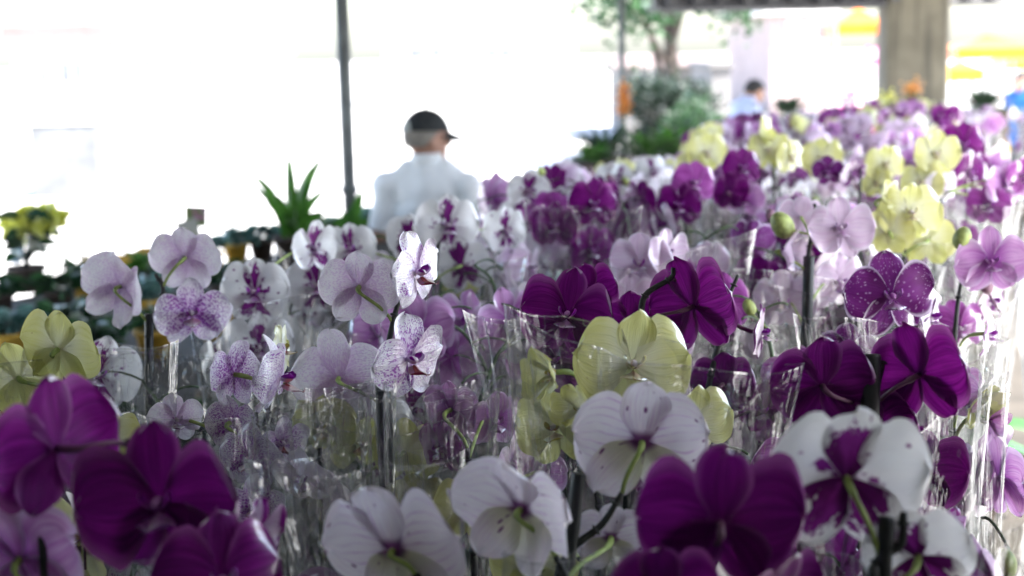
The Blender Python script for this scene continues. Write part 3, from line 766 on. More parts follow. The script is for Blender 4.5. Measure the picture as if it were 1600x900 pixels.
for q in range(2):
    mb = MB(); r_ = .009
    mb.ball((0, 0, 0), (r_ * .8, r_ * .8, r_ * 1.15), 12, 8)
    for k in range(3): mb.ball((math.cos(k*2.1)*r_*.14, math.sin(k*2.1)*r_*.14, -r_*.05), (r_*.72, r_*.72, r_*1.05), 12, 8)
    mb.tube([(0, 0, -r_), (.003, 0, -.018), (.008, 0, -.032)], .0013, 5)
    BUDS.append(mb.mesh('bud', M_bud if q else simple('bud_purple', (.20, .10, .14), .5, .4, 60)))

hero_bases = [o.location.copy() for o in bpy.data.objects if o.name.startswith('potted_orchid')]
fills = []
rng = random.Random(77)
def rows():
    s = -.62
    while s < 7.2:
        step = .15 if s < 1.0 else (.172 if s < 2.6 else (.215 if s < 4.2 else .30))
        lo, hi = -.50, .50
        if s > 2.4: hi = .9
        if s > 4.2: hi = 1.5
        t = lo + rng.uniform(0, .05)
        while t <= hi:
            yield s + rng.uniform(-.02, .02), t + rng.uniform(-.02, .02)
            t += step * 1.0
        s += step * .98
for s, t in rows():
    P = C0 + AX * s + PX * t; P.z = TABLE_Z
    if any((Vector((P.x - b.x, P.y - b.y))).length < .10 for b in hero_bases): continue
    px, py, d = proj(P + Vector((0, 0, .55)))
    if px < -160 or px > 1760 or d < .98 or (px > 1470 and py > 285) or (t > .55 and s < 5.4): continue
    fills.append((P, px, py, d))
for k, (P, px, py, d) in enumerate(fills):
    kind = pick(rng, px, py)
    far = d > 2.9
    st, sk, fl = STEMS[rng.randrange(10)]
    drop = rng.uniform(-.14, -.06) if d < 1.55 else rng.uniform(-.045, .0) if d < 2.2 else rng.uniform(-.03, .035)
    rz = rng.random() * 6.28; q0 = Euler((0, 0, rz)).to_quaternion()
    keep = []
    for (p, o) in fl:
        wp = P + q0 @ p + Vector((0, 0, drop)); x, y, dd = proj(wp); r_ = .042 * F / dd
        if y < skyline(x) + r_ * .75: continue
        if dd < 1.75 and (670 < x < 830 and 430 < y < 760 or 430 < x < 620 and 630 < y < 790) and rng.random() < .4: continue
        if any(dd < H[2] + .03 and math.hypot(x - H[0], y - H[1]) < (r_ + H[3]) * .92 for H in HERO): continue
        keep.append((wp - P, q0 @ o))
    ok_spike = proj(P + Vector((0, 0, .60)))[1] > skyline(px)
    root = thing('potted_orchid', kind, 'orchid', P, 'potted orchids in clear sleeves on the display table')
    root['_f'] = (px, py, d)
    if d < 1.75:       # lower blooms, held inside the film
        for q in range(4):
            a_ = rng.random() * 6.28; lp = Vector((math.cos(a_) * .05, math.sin(a_) * .05, rng.uniform(.27, .43))); x, y, dd = proj(P + lp)
            if any(dd < H[2] + .03 and math.hypot(x - H[0], y - H[1]) < (.04 * F / dd + H[3]) * .85 for H in HERO): continue
            add_flower(root, kind, rng.choice((0, 1, 2, 3, 4)), lp, frot(rng.uniform(-70, 70), rng.uniform(0, 30), rng.uniform(-20, 20)), rng.uniform(.065, .085), far=True)
    if not far: base_parts(root, rng, 4 if d < 1.9 else 2, False)
    else: link('pot', POT, root)
    dz = drop if ok_spike else -.16
    if keep and ok_spike:
        link('stem', st, root, (0, 0, dz), q0)
        if not far: link('stake', sk, root, (0, 0, dz), q0)
    for (p, o) in keep:
        m = rng.random()
        if m < .62: yaw = rng.uniform(-60, 60)
        elif m < .8: yaw = 180 + rng.uniform(-35, 35)
        else: yaw = rng.choice((-1, 1)) * rng.uniform(60, 120)
        add_flower(root, kind, rng.choice((0, 1, 2, 0, 1, 2, 3, 4, 5)), p, frot(yaw, rng.uniform(-20, 12), rng.uniform(-15, 15)), rng.uniform(.072, .096) if d < 2 else rng.uniform(.064, .088), far=far or d > 1.9)
    if keep and ok_spike and d < 3.2:      # closed buds towards the tip of the spike
        tp = q0 @ st.vertices[len(st.vertices) // 3].co
        for b_ in range(rng.choice((0, 1, 2))):
            kp = keep[-1][0] + Vector((rng.uniform(-.04, .04), rng.uniform(-.04, .04), rng.uniform(-.01, .03)))
            link('bud', BUDS[rng.randrange(2)], root, kp, Euler((rng.uniform(-.6, .6), rng.uniform(-.6, .6), 0)).to_quaternion(), rng.uniform(.8, 1.3))
    # the sleeve, kept low where it would rise out of the field
    sc = 1.0
    for _ in range(6):
        x, y, dd = proj(P + Vector((0, 0, .55 * sc)))
        if y < skyline(x) - 4: sc -= .05
    sm = rng.choice(SLF if far else SLV)
    link('sleeve', sm, root, (0, 0, .003), Euler((0, 0, rng.random() * 6.28)).to_quaternion(), (1, 1, sc * (.94 if d < 1.7 else 1.02)))
    root['_k'] = kind
ORD = ['first', 'second', 'third', 'fourth', 'fifth', 'sixth', 'seventh', 'eighth', 'ninth', 'tenth', 'eleventh', 'twelfth', 'thirteenth', 'fourteenth', 'fifteenth', 'sixteenth', 'seventeenth', 'eighteenth', 'nineteenth', 'twentieth']
byk = {}
for o in [o for o in bpy.data.objects if '_f' in o]:
    x, y, d = o['_f']; band = 'in the near rows' if d < 1.55 else 'in the middle rows' if d < 2.3 else 'behind the middle rows' if d < 3.4 else 'in the blurred far rows' if d < 5.2 else 'in the farthest rows'
    byk.setdefault((o['_k'], band), []).append((x, o))
for (kd, band), L in byk.items():
    L.sort(key=lambda q: q[0])
    for i, (x, o) in enumerate(L):
        o['label'] = (f"{PRETTY[kd]} orchid {band}, {ORD[min(i, 19)]} of its colour from the left" if len(L) > 1 else f"only {PRETTY[kd]} orchid in a clear sleeve {band}")
        del o['_f']; del o['_k']
print('FILL', len(fills))

# ------------------------------------------------------------------ ground, hall, tables
def hit(px, py, z):
    "point at height z seen at a photograph pixel"
    o = CM.translation; d = (at(px, py, 1.0) - o); k = (z - o.z) / d.z
    return o + d * k
def structure(name, me, **kw):
    o = link(name, me, **kw); o['kind'] = 'structure'; return o

g = G('ground_concrete'); o_ = g.obj()
k = g.mix(g.ramp(g.noise(o_, .35, 5.0, .6), .35, .65), (.36, .35, .33), (.46, .45, .43))
k = g.mix(g.mul(g.ramp(g.noise(o_, 6.0, 4.0), .5, .7), .3), k, (.29, .28, .27))
M_ground = g.done(g.principled(k, .7, g.bump(g.noise(o_, 30.0, 4.0), .2)))
mb = MB(); mb.face([(-300, -60, 0), (300, -60, 0), (300, 500, 0), (-300, 500, 0)])
structure('ground', mb.mesh('ground', M_ground, False))

M_conc = None
g = G('pillar_concrete'); o_ = g.obj()
s1 = g.noise(o_, 2.2, 5.0, .65)
vm = g.n('ShaderNodeMapping'); vm.inputs['Scale'].default_value = (7, 7, .5); g.t.links.new(o_, vm.inputs[0])
s2 = g.noise(vm.outputs[0], 1.0, 4.0, .6)
k = g.mix(g.ramp(s1, .3, .7), (.10, .088, .062), (.165, .148, .108))
k = g.mix(g.mul(g.ramp(s2, .48, .66), .75), k, (.045, .042, .032))
M_conc = g.done(g.principled(k, .85, g.bump(s1, .3)))
M_roof = simple('roof_metal', (.30, .30, .30), .6, .15, 1.5)
M_dark = simple('beam_steel_dark', (.05, .05, .055), .5, .4, 2)
M_pole = simple('pole_galvanised', (.10, .11, .11), .5, .25, 9, metal=.2)
M_wood = simple('table_board', (.055, .048, .04), .7, .3, 5, .1)
M_steel = simple('table_steel', (.18, .19, .2), .45, .2, 9, metal=.6)
M_blocker = simple('blocker_wall', (.25, .24, .23), .8, .12, 1)

def T(s, t, z): return C0 + AX * s + PX * t + Vector((0, 0, z))
FR = Matrix.Translation(C0) @ Matrix(((PX.x, AX.x, 0, 0), (PX.y, AX.y, 0, 0), (0, 0, 1, 0), (0, 0, 0, 1)))   # x = across, y = along
ROOF_Z = 2.95
hall = thing('market_hall', 'open sided market hall with a dark steel edge beam across the top right', 'market hall', T(3, .5, 0))
def inhall(me, name, parent=hall):
    me.transform(Matrix.Translation(-hall.location) @ FR); return link(name, me, parent)
mb = MB(); mb.box(-4.3, -7, ROOF_Z, 1.6, 12.9, ROOF_Z + .06)  # hall roof above the view; edges set to shade bench, leave right floor sunlit
for i in range(17): mb.box(-2.35 + i*.235, -6.9, ROOF_Z + .062, -2.31 + i*.235, 12.8, ROOF_Z + .10)
roof = inhall(mb.mesh('roof', M_roof, False), 'roof')
mb = MB()
for i in range(10): mb.box(-2.3, -6.6 + i*2.0, ROOF_Z - .12, 1.55, -6.53 + i*2.0, ROOF_Z - .003)
inhall(mb.mesh('rafters', M_dark, False), 'rafters')
mb = MB(); mb.box(-2.9, -6.9, 0, 1.5, -6.7, ROOF_Z - .14); inhall(mb.mesh('back_blocker', M_blocker, False), 'back_blocker')  # added out of view behind the camera, only to cut light from there
for x_, y_ in ((-2.95, -1.2), (1.6, -.4)):
    mb = MB(); mb.box(x_ - .12, -6.69, 0, x_, y_, ROOF_Z - .14); inhall(mb.mesh('side_blocker', M_blocker, False), 'side_blocker')  # added unseen beside the camera, blocks side light so shading turns directional
# the far edge beam with its purlins and rolled awning
a, b = at(1068, 15, 13.6), at(1500, 5, 13.9)
ax = (b - a); L = ax.length; ax.normalize(); up = Vector((0, 0, 1)); dp = ax.cross(up)
def frame(o, x, y, z): return Matrix.Translation(o) @ Matrix(((x.x, y.x, z.x, 0), (x.y, y.y, z.y, 0), (x.z, y.z, z.z, 0), (0, 0, 0, 1)))
FB = frame(a, ax, dp, up)
mb = MB(); mb.box(-.3, -.06, 0, L + .6, .06, .22, FB)
for i in range(14): mb.box(i*.24 - .2, -.30, .03 + .012 * (i % 3), i*.24 - .12, .28, .09, FB)
for dz, yy in ((.012, -.22), (.02, .2)): mb.tube([FB @ Vector((-.3, yy, dz)), FB @ Vector((L*.5, yy, dz - .015)), FB @ Vector((L + .5, yy, dz))], .03, 8)
me = mb.mesh('edge_beam', M_dark, False); me.transform(Matrix.Translation(-hall.location)); link('edge_beam', me, hall)

pc = at(1423, 180, 14.0)
mb = MB(); w_ = 95 * 14.0 / F / 2
prof_ = [(-w_, -w_), (w_, -w_), (w_, w_), (-w_, w_)]
bv = .03
pts = []
for x, y in prof_:
    sx, sy = (1 if x > 0 else -1), (1 if y > 0 else -1)
    pts += [(x - sx*bv, y), (x, y - sy*bv)] if sx*sy < 0 else [(x, y - sy*bv), (x - sx*bv, y)]
zz = [0, .02, 1.2, 1.21, 2.38, 2.40, ROOF_Z - .14]
ins = [0, 0, 0, .006, 0, -.03, -.03]
n_ = len(pts)
for j in range(len(zz)):
    for (x, y) in pts:
        f_ = 1 - ins[j] / w_; mb.v.append(Vector((x*f_, y*f_, zz[j]))); mb.pk.append((0, 0))
for j in range(len(zz) - 1):
    for i in range(n_):
        mb.f.append((j*n_+i, j*n_+(i+1) % n_, (j+1)*n_+(i+1) % n_, (j+1)*n_+i)); mb.uv += [(0, 0)]*4; mb.mi.append(0)
pil = link('concrete_pillar', mb.mesh('concrete_pillar', M_conc, False), None, (pc.x, pc.y, 0), Euler((0, 0, R(-6))).to_quaternion())
tag(pil, 'wide weathered concrete pillar behind the far flower rows', 'pillar')

def post(px, py, d, r_, label, lx=0):
    p = at(px, py, d); mb = MB()
    mb.tube([(0, 0, 0), (0, 0, ROOF_Z - .003)], r_, 16)
    mb.box(-.08, -.08, 0, .08, .08, .012)
    mb.tube([(0, 0, 1.3), (0, 0, 1.33)], r_ * 1.25, 16)
    o = link('steel_post', mb.mesh('steel_post', M_pole), None, (p.x, p.y, 0)); tag(o, label, 'post', 'steel posts of the hall'); return o
post(544, 250, 6.3, .030, 'slim grey steel post left of the man in the dark cap')
post(972, 120, 12.2, .028, 'thin pale steel post by the orange flowers and tree')

def table(name, label, s0, s1, t0, t1, z=TABLE_Z):
    root = thing(name, label, 'table', T((s0+s1)/2, (t0+t1)/2, 0), 'display tables')
    def put(me, nm):
        me.transform(Matrix.Translation(-root.location) @ FR); link(nm, me, root)
    mb = MB(); n = 5
    for i in range(n):
        a_ = lerp(t0, t1, i/n); b_ = lerp(t0, t1, (i+1)/n) - .006; mb.box(a_, s0, z - .028, b_, s1, z)
    put(mb.mesh('tabletop', M_wood, False), 'tabletop')
    mb = MB()
    for t_ in (t0 + .02, t1 - .06): mb.box(t_, s0 + .01, z - .085, t_ + .04, s1 - .01, z - .031)
    put(mb.mesh('apron', M_steel, False), 'apron')
    k_ = max(2, int((s1 - s0) / 1.8) + 1)
    for i in range(k_):
        for t_ in (t0 + .06, t1 - .10):
            y_ = lerp(s0 + .08, s1 - .12, i/(k_-1)); mb = MB(); mb.box(t_, y_, 0, t_ + .04, y_ + .04, z - .031)
            put(mb.mesh('leg', M_steel, False), 'leg')
table('display_table', 'long table under the sleeved orchids running away to the pillar', -1.15, 7.7, -.60, .60)
table('display_table', 'second table of magenta orchids right of the main one towards the pillar', 5.3, 7.7, .61, 1.3)

# ------------------------------------------------------------------ bench of green plants on the left
BZ = 1.05
bl, br = hit(-220, 520, BZ), hit(640, 366, BZ)
bx = (br - bl); BL = bx.length; bx.normalize(); by = Vector((-bx.y, bx.x, 0)); FBn = frame(bl, bx, by, up)
root = thing('plant_bench', 'dark bench of small green plants behind the orchids on the left', 'bench', (bl + bx*BL/2) * Vector((1, 1, 0)) if False else Vector(((bl + bx*BL/2).x, (bl + bx*BL/2).y, 0)), 'display tables')
mb = MB(); m_ = Matrix.Translation(-root.location) @ FBn
for i in range(4): mb.box(0, -1.6 + i*.43, -.03, BL, -1.6 + i*.43 + .425, 0, m_)
link('benchtop', mb.mesh('benchtop', M_wood, False), root)
mb = MB(); mb.box(.02, -1.58, -.75, BL - .02, -1.555, -.031, m_); mb.box(.02, -1.554, -.75, .045, .0, -.031, m_); link('apron', mb.mesh('apron', M_dark, False), root)
for x_ in (.1, BL/2, BL - .1):
    for y_ in (-1.55, .05):
        mb = MB(); mb.box(x_, y_, -BZ, x_ + .05, y_ + .05, -.031, m_); link('leg', mb.mesh('leg', M_steel, False), root)

def onbench(px, off=.0):
    "foot of a plant that stands on the bench at photo column px"
    best = None
    for i in range(200):
        q = bl + bx * (BL * i / 199) + by * (.2 + off)
        x, y, d = proj(q)
        if best is None or abs(x - px) < best[0]: best = (abs(x - px), q, d)
    return best[1], best[2]
def leafmat(name, a, b, trans=.3):
    g = G(name); U, V = g.uv(); k = g.mix(g.ramp(g.noise(g.obj(), 14.0, 3.0), .35, .65), a, b)
    return g.done(thin_sheet(g, k, trans, .5, .015))
M_lgreen = leafmat('leaf_bright', (.04, .12, .02), (.10, .26, .04))
M_ldark = leafmat('leaf_dark', (.015, .045, .02), (.04, .10, .035), .2)
M_lblue = leafmat('leaf_bluegreen', (.07, .15, .13), (.16, .30, .25))
M_yfl = leafmat('yellow_blossom', (.74, .74, .10), (.85, .86, .25), .5)
M_ofl = leafmat('orange_blossom', (.75, .30, .06), (.85, .45, .12))
M_pkfl = leafmat('magenta_blossom', (.60, .02, .35), (.80, .06, .50))
M_terra = simple('terracotta', (.06, .04, .03), .8, .3, 10)
M_ochre = simple('ochre_plastic', (.70, .42, .05), .6, .2, 10)
M_soil = simple('potting_soil', (.03, .022, .016), .95, .4, 60, .5)
def pot_of(root, r_, h_, mat):
    mb = MB(); mb.lathe([(0, .002), (r_*.72, .002), (r_*.95, h_*.85), (r_*1.05, h_*.86), (r_*1.05, h_), (r_*.96, h_), (r_*.93, h_*.9), (0, h_*.9)], 20)
    mb.cur = 0; p = link('pot', mb.mesh('pot', mat), root)
    mb = MB(); mb.lathe([(0, h_*.905), (r_*.6, h_*.92), (r_*.93, h_*.905)], 16); link('soil', mb.mesh('soil', M_soil), p)
def blade(mb, p0, dirv, L, w, droop, n=9, curl=.3, show=0.0):
    dirv = Vector(dirv).normalized(); side = dirv.cross(Vector((0, 0, 1))).normalized() if abs(dirv.z) < .99 else Vector((1, 0, 0))
    if show: side = dirv.cross(Vector((show - 1, 1, 0))).normalized()
    nrm = side.cross(dirv)
    def fn(i, j):
        u = i*2 - 1; t = j; ww = w * math.sin(math.pi * min(1, .15 + t*.85)) ** .7
        return Vector(p0) + dirv * L * t + side * u * ww + nrm * abs(u) * ww * curl - Vector((0, 0, droop * t * t * L))
    mb.grid(fn, 4, n)
# tall strap-leaved plant
rg0 = random.Random(2)
P, d = onbench(462, -.45); root = thing('strap_leaf_plant', 'tall green strap-leaved plant left of the grey post', 'plant', P); k_ = d / F
pot_of(root, .085, .13, M_terra)
for tx, ty, w_, y_ in ((376, 281, .014, .05), (402, 270, .024, -.08), (449, 243, .026, .0), (499, 248, .026, .04), (424, 330, .03, .1), (470, 345, .04, -.1), (512, 330, .028, -.06), (484, 262, .026, .12), (436, 300, .026, -.12), (412, 318, .022, .06), (505, 300, .022, .1), (458, 290, .03, -.05)):
    tip = at(tx, ty, d) - P + Vector((0, y_, 0)); b_ = Vector((tip.x * .12, 0, .10)); mb = MB()
    m1_ = Vector((tip.x * .30, y_ * .3, lerp(.10, tip.z, .62))); rib = bez(b_, b_.lerp(m1_, .6), m1_ + Vector((0, 0, .03)), tip, 12)
    vd_ = (Vector((P.x, P.y, 0)) - Vector((0, 0, 0))).normalized() + Vector((rg0.uniform(-.5, .5), 0, 0))
    def fn(i, j, rib=rib, w_=w_, vd_=vd_):
        q = j * 12; a_ = int(min(11, q)); p = rib[a_].lerp(rib[a_+1], q - a_); t_ = (rib[a_+1] - rib[a_]).normalized()
        sd_ = t_.cross(vd_).normalized(); u = i*2 - 1; return p + sd_ * u * w_ * (.35 + .65 * math.sin(math.pi * min(1, .2 + j * .8)) ** .8 if j < .97 else .02) + vd_ * abs(u) * w_ * -.5
    mb.grid(fn, 4, 12)
    link('leaf', mb.mesh('leaf', M_lgreen), root)
P, d = onbench(548, -.4); root = thing('broad_leaf_plant', 'green plant with a leaf reaching right across the foot of the grey post', 'plant', P)
pot_of(root, .07, .11, M_terra)
for tx, ty, w_ in ((566, 292, .026), (535, 330, .03), (520, 345, .03), (575, 340, .03), (550, 320, .03)):
    tip = at(tx, ty, d) - P; mb = MB(); b_ = Vector((0, 0, .10)); blade(mb, b_, tip - b_, (tip - b_).length, w_, .04, 8, .3, 1.2); link('leaf', mb.mesh('leaf', M_lgreen), root)
# yellow bloom on dark stalks
P, d = onbench(44); root = thing('yellow_flowering_plant', 'plant with yellow blooms on dark stalks at the left edge', 'plant', P)
pot_of(root, .07, .10, M_terra)
rg = random.Random(5)
for bx_, by_ in ((30, 345), (62, 338), (85, 345), (48, 352)):
    c_ = at(bx_, by_, d) - P + Vector((0, rg.uniform(-.03, .03), 0)); mb = MB()
    for q in range(34):
        v = Vector((rg.gauss(0, 1), rg.gauss(0, 1), rg.gauss(0, .6) + .3)).normalized(); blade(mb, c_, v, rg.uniform(.06, .10), .024, .2, 3, .3, 1 + rg.uniform(-1, 1))
    link('bloom', mb.mesh('bloom', M_yfl), root)
    mb = MB(); mb.tube(bez(Vector((0, 0, .09)), Vector((c_.x*.2, 0, .18)), Vector((c_.x, c_.y, c_.z - .1)), c_, 8), .006, 6); link('stalk', mb.mesh('stalk', M_stemdark), root)
for q in range(16):
    a_ = rg.random()*6.28; z_ = rg.uniform(.12, .30); mb = MB(); blade(mb, (math.cos(a_)*.02, math.sin(a_)*.02, z_), (math.cos(a_), math.sin(a_), .5), rg.uniform(.08, .15), .03, .5, 6, .3, 1 + rg.uniform(-1, 1)); link('leaf', mb.mesh('leaf', M_ldark), root)
# low plants
lows = [(-60, 'dark', 'dark'), (0, 'dark', 'dark leafy plant at the left edge of the bench'), (98, 'dark', 'dark leafy plant with bare sprigs right of the yellow bloomed one'), (140, 'dark', 'dark leafy sprig plant left of the flushed white orchid'),
        (235, 'green', 'low green plant behind the fork of the pink flushed white orchid'), (330, 'blue', 'low blue green foliage plant behind the flushed white blooms'), (372, 'blue', 'spiky blue green foliage plant left of the strap-leaved one'),
        (410, 'blue', 'blue green foliage plant at the foot of the strap-leaved one'), (505, 'green', 'low green plant right of the strap-leaved one'), (585, 'blue', 'blue green foliage plant below the man in the white shirt'), (620, 'green', 'green plant at the right end of the bench')]
WHERE = ['first', 'second', 'third', 'fourth', 'fifth', 'sixth', 'seventh', 'eighth', 'ninth', 'tenth', 'eleventh', 'twelfth']
for q in range(7): lows.append((-30 + q*92, 'dark', f'small dark pot plant in the near row of the left bench, {WHERE[q]} from the left'))
for q in range(4): lows.append((-20 + q*125, 'mid', f'blue green pot plant in the middle row of the left bench, {WHERE[q]} from the left'))
for li, (px, cc, lb) in enumerate(lows[1:]):
    P, d = onbench(px, rg.uniform(-.08, .12) - ((.2 if px > 320 else .5) if li < 10 else 1.35 if li < 17 else 1.0)); root = thing('foliage_plant', lb, 'plant', P, 'low foliage plants on the bench')
    pot_of(root, .055, .085, rg.choice((M_terra, M_ochre)))
    mt = {'dark': M_ldark, 'green': M_lgreen, 'blue': M_lblue, 'mid': M_lblue if li % 2 else M_ldark}[cc]; mb = MB()
    for q in range(44):
        a_ = rg.random()*6.28; e_ = rg.uniform(.1, 1.4); b_ = Vector((math.cos(a_)*rg.random()*.05, math.sin(a_)*rg.random()*.05, .08 + rg.random()*.05))
        blade(mb, b_, (math.cos(a_), math.sin(a_), e_), rg.uniform(.04, .10), .016, .4, 4, .3, 1 + rg.uniform(-2, 2))
    if px in (98, 140, 372):
        for q in range(3): mb.tube(bez(Vector((0, 0, .08)), Vector((.0, 0, .14)), Vector((.03*q - .03, 0, .18)), Vector((.05*q - .05, 0, .22 + .02*q)), 6), .003, 5)
        for q in range(10): blade(mb, (.04*rg.uniform(-1, 1), 0, rg.uniform(.15, .24)), (rg.uniform(-1, 1), rg.uniform(-1, 1), .6), .04, .010, .3, 4)
    link('foliage', mb.mesh('foliage', mt), root)
table('plant_bench', 'low dark bench of green pot plants at the left beside the display table', -.6, 1.5, -2.2, -.72, .92)
q_ = 0
for i in range(5):
    for jj in range(4):
        P = T(-.3 + i*.42 + rg.uniform(-.05, .05), -1.98 + jj*.34 + rg.uniform(-.04, .04), .92)
        root = thing('foliage_plant', f'pot plant on the low left bench, {WHERE[i]} row, {WHERE[jj]} from the left', 'plant', P, 'low foliage plants on the bench')
        pot_of(root, .06, .09, M_terra); mb = MB()
        for q in range(50):
            a_ = rg.random()*6.28; e_ = rg.uniform(.1, 1.2); blade(mb, Vector((math.cos(a_)*rg.random()*.05, math.sin(a_)*rg.random()*.05, .08 + rg.random()*.05)), (math.cos(a_), math.sin(a_), e_), rg.uniform(.07, .16), .022, .4, 4, .3, 1 + rg.uniform(-2, 2))
        link('foliage', mb.mesh('foliage', M_ldark if rg.random() < .7 else M_lblue), root)
# ochre trays of bulbs
for px, lb in ((190, 'ochre tray on the bench behind the pale yellow orchid'), (268, 'ochre tray behind the stake of the flushed white orchid'), (505, 'brown tray on the bench below the strap-leaved plant')):
    P, d = onbench(px, -.12); mb = MB()
    mb.box(-.13, -.07, .002, .13, .07, .012)
    for a_ in ((-.13, -.07, .13, -.062), (-.13, .062, .13, .07), (-.13, -.062, -.122, .062), (.122, -.062, .13, .062)): mb.box(a_[0], a_[1], .012, a_[2], a_[3], .10)
    o = link('plant_tray', mb.mesh('plant_tray', M_ochre if px != 505 else M_terra, False), None, P); tag(o, lb, 'tray', 'trays on the bench')
# picture cards on sticks
g = G('printed_card'); U, V = g.uv()
dd, dc = g.voro(g.vec(g.mul(U, 2.5), g.mul(V, 2.5), 3.0), 1.0)
k = g.mix(g.ramp(dd, .2, .55), (.42, .38, .48), (.10, .16, .04)); k = g.mix(g.ramp(g.noise(g.vec(U, V, 2.0), 3.0), .5, .65), k, (.30, .10, .22))
M_card = g.done(g.principled(k, .3))
M_cardb = simple('card_back', (.32, .33, .31), .5, .2, 6)
for (x0, y0, w_, h_, rl, lb, mt) in ((309, 337, 34, 32, 4, 'small upright picture card showing blossoms, standing above the white bloom', M_card), (297, 357, 34, 30, -12, 'tilted grey picture card just below the other card', M_cardb)):
    P, d = onbench(x0, .0 if mt is M_card else -.06); c_ = at(x0, y0, d) ; P = Vector((c_.x, P.y, BZ)); h = c_.z - BZ
    root = thing('picture_card', lb, 'card', P, 'picture cards on sticks')
    ww, hh = w_*d/F/2, h_*d/F/2
    mb = MB(); m_ = Matrix.Translation((0, -.006, h)) @ Matrix.Rotation(R(rl), 4, 'Y')
    mb.box(-ww, -.0015, -hh, ww, .0015, hh, m_); link('card', mb.mesh('card', mt, False), root)
    mb = MB(); mb.tube([(0, 0, 0), (0, 0, h)], .004, 8); mb.lathe([(.03, 0), (.03, .01), (0, .012)], 12); link('stick', mb.mesh('stick', M_stemdark), root)

# green plants and orange blooms beyond the middle of the table
fb = [(948, 232, 9.2, M_ldark, .42, 'dark green plant under the orange blooms'), (1010, 232, 9.4, M_lgreen, .34, 'bright green plant right of the orange blooms'), (1052, 226, 9.6, M_lgreen, .36, 'bright green plant left of the magenta rows'),
      (925, 240, 8.8, M_lgreen, .24, 'small green plant left of the orange blooms'), (1232, 172, 12.0, M_ldark, .40, 'dark green leaves above the magenta rows in the middle'), (1535, 160, 11.0, M_ldark, .34, 'dark green leaf tips above the rows right of the pillar')]
for px, py, d, mt, sz, lb in fb:
    c_ = at(px, py, d); P = Vector((c_.x, c_.y, 0)); root = thing('leafy_plant', lb, 'plant', P, 'green plants behind the orchids')
    zz_ = c_.z - .05; mb = MB()
    mb.lathe([(0, .0), (.16, .0), (.20, zz_ - .05), (.22, zz_ - .05), (.22, zz_), (.0, zz_ - .01)], 20); link('planter', mb.mesh('planter', M_terra), root)
    mb = MB()
    for q in range(60):
        a_ = rg.random()*6.28; e_ = rg.uniform(.3, 2.2); blade(mb, (math.cos(a_)*.05*rg.random(), math.sin(a_)*.05, zz_), (math.cos(a_), math.sin(a_), e_), sz * rg.uniform(.5, 1.0), .02, .4, 6)
    link('foliage', mb.mesh('foliage', mt), root)
c_ = at(974, 158, 9.3); P = Vector((c_.x, c_.y, 0)); root = thing('orange_flowering_plant', 'tall spike of orange blooms beside the thin pale post', 'plant', P)
mb = MB()
for q in range(240):
    v = Vector((rg.gauss(0, .35), rg.gauss(0, .35), rg.gauss(0, 1))) * .055; v.z += c_.z
    blade(mb, v, (rg.uniform(-1, 1), rg.uniform(-1, 1), rg.uniform(-.3, 1)), .035, .011, .3, 2)
link('bloom', mb.mesh('bloom', M_ofl), root)
mb = MB(); mb.tube([(0, 0, .3), (.01, 0, 1.2), (0, 0, c_.z)], [.012, .01, .006], 8); link('stem', mb.mesh('stem', M_stem), root)
mb = MB(); mb.lathe([(0, .0), (.12, .0), (.15, .3), (.0, .29)], 16); link('pot', mb.mesh('pot', M_terra), root)
# magenta and yellow bunches at the end of the table
def bunch(px, py, d, r_px, mt, lb, name='flower_bunch'):
    c_ = at(px, py, d); P = Vector((c_.x, c_.y, 0)); root = thing(name, lb, 'flowers', P, 'flower bunches past the end of the table'); r_ = r_px * d / F
    mb = MB()
    for q in range(90):
        v = Vector((rg.gauss(0, .5), rg.gauss(0, .5), rg.gauss(0, .4))) * r_; v.z += c_.z
        blade(mb, v, (rg.uniform(-1, 1), rg.uniform(-1, 1), rg.uniform(-.2, 1)), r_ * .45, r_ * .16, .3, 3)
    link('bloom', mb.mesh('bloom', mt), root)
    mb = MB()
    for q in range(6): a_ = q; mb.tube([(math.cos(a_)*.05, math.sin(a_)*.05, .4), (math.cos(a_)*r_*.4, math.sin(a_)*r_*.4, c_.z)], .006, 5)
    link('stem', mb.mesh('stem', M_stem), root)
    mb = MB(); mb.lathe([(0, 0), (.12, 0), (.16, .45), (.15, .45), (.11, .02), (0, .02)], 16); link('bucket', mb.mesh('bucket', M_dark), root)
bunch(1326, 152, 11.5, 20, M_pkfl, 'bright magenta flower bunch left of the pillar foot')
bunch(1368, 100, 15.5, 26, M_pkfl, 'magenta flowers hanging beside the left face of the pillar')
bunch(1425, 140, 11.0, 16, M_ofl, 'amber flower bunch in front of the pillar')
bunch(1385, 152, 11.0, 13, M_yfl, 'yellow flower bunch at the left foot of the pillar')

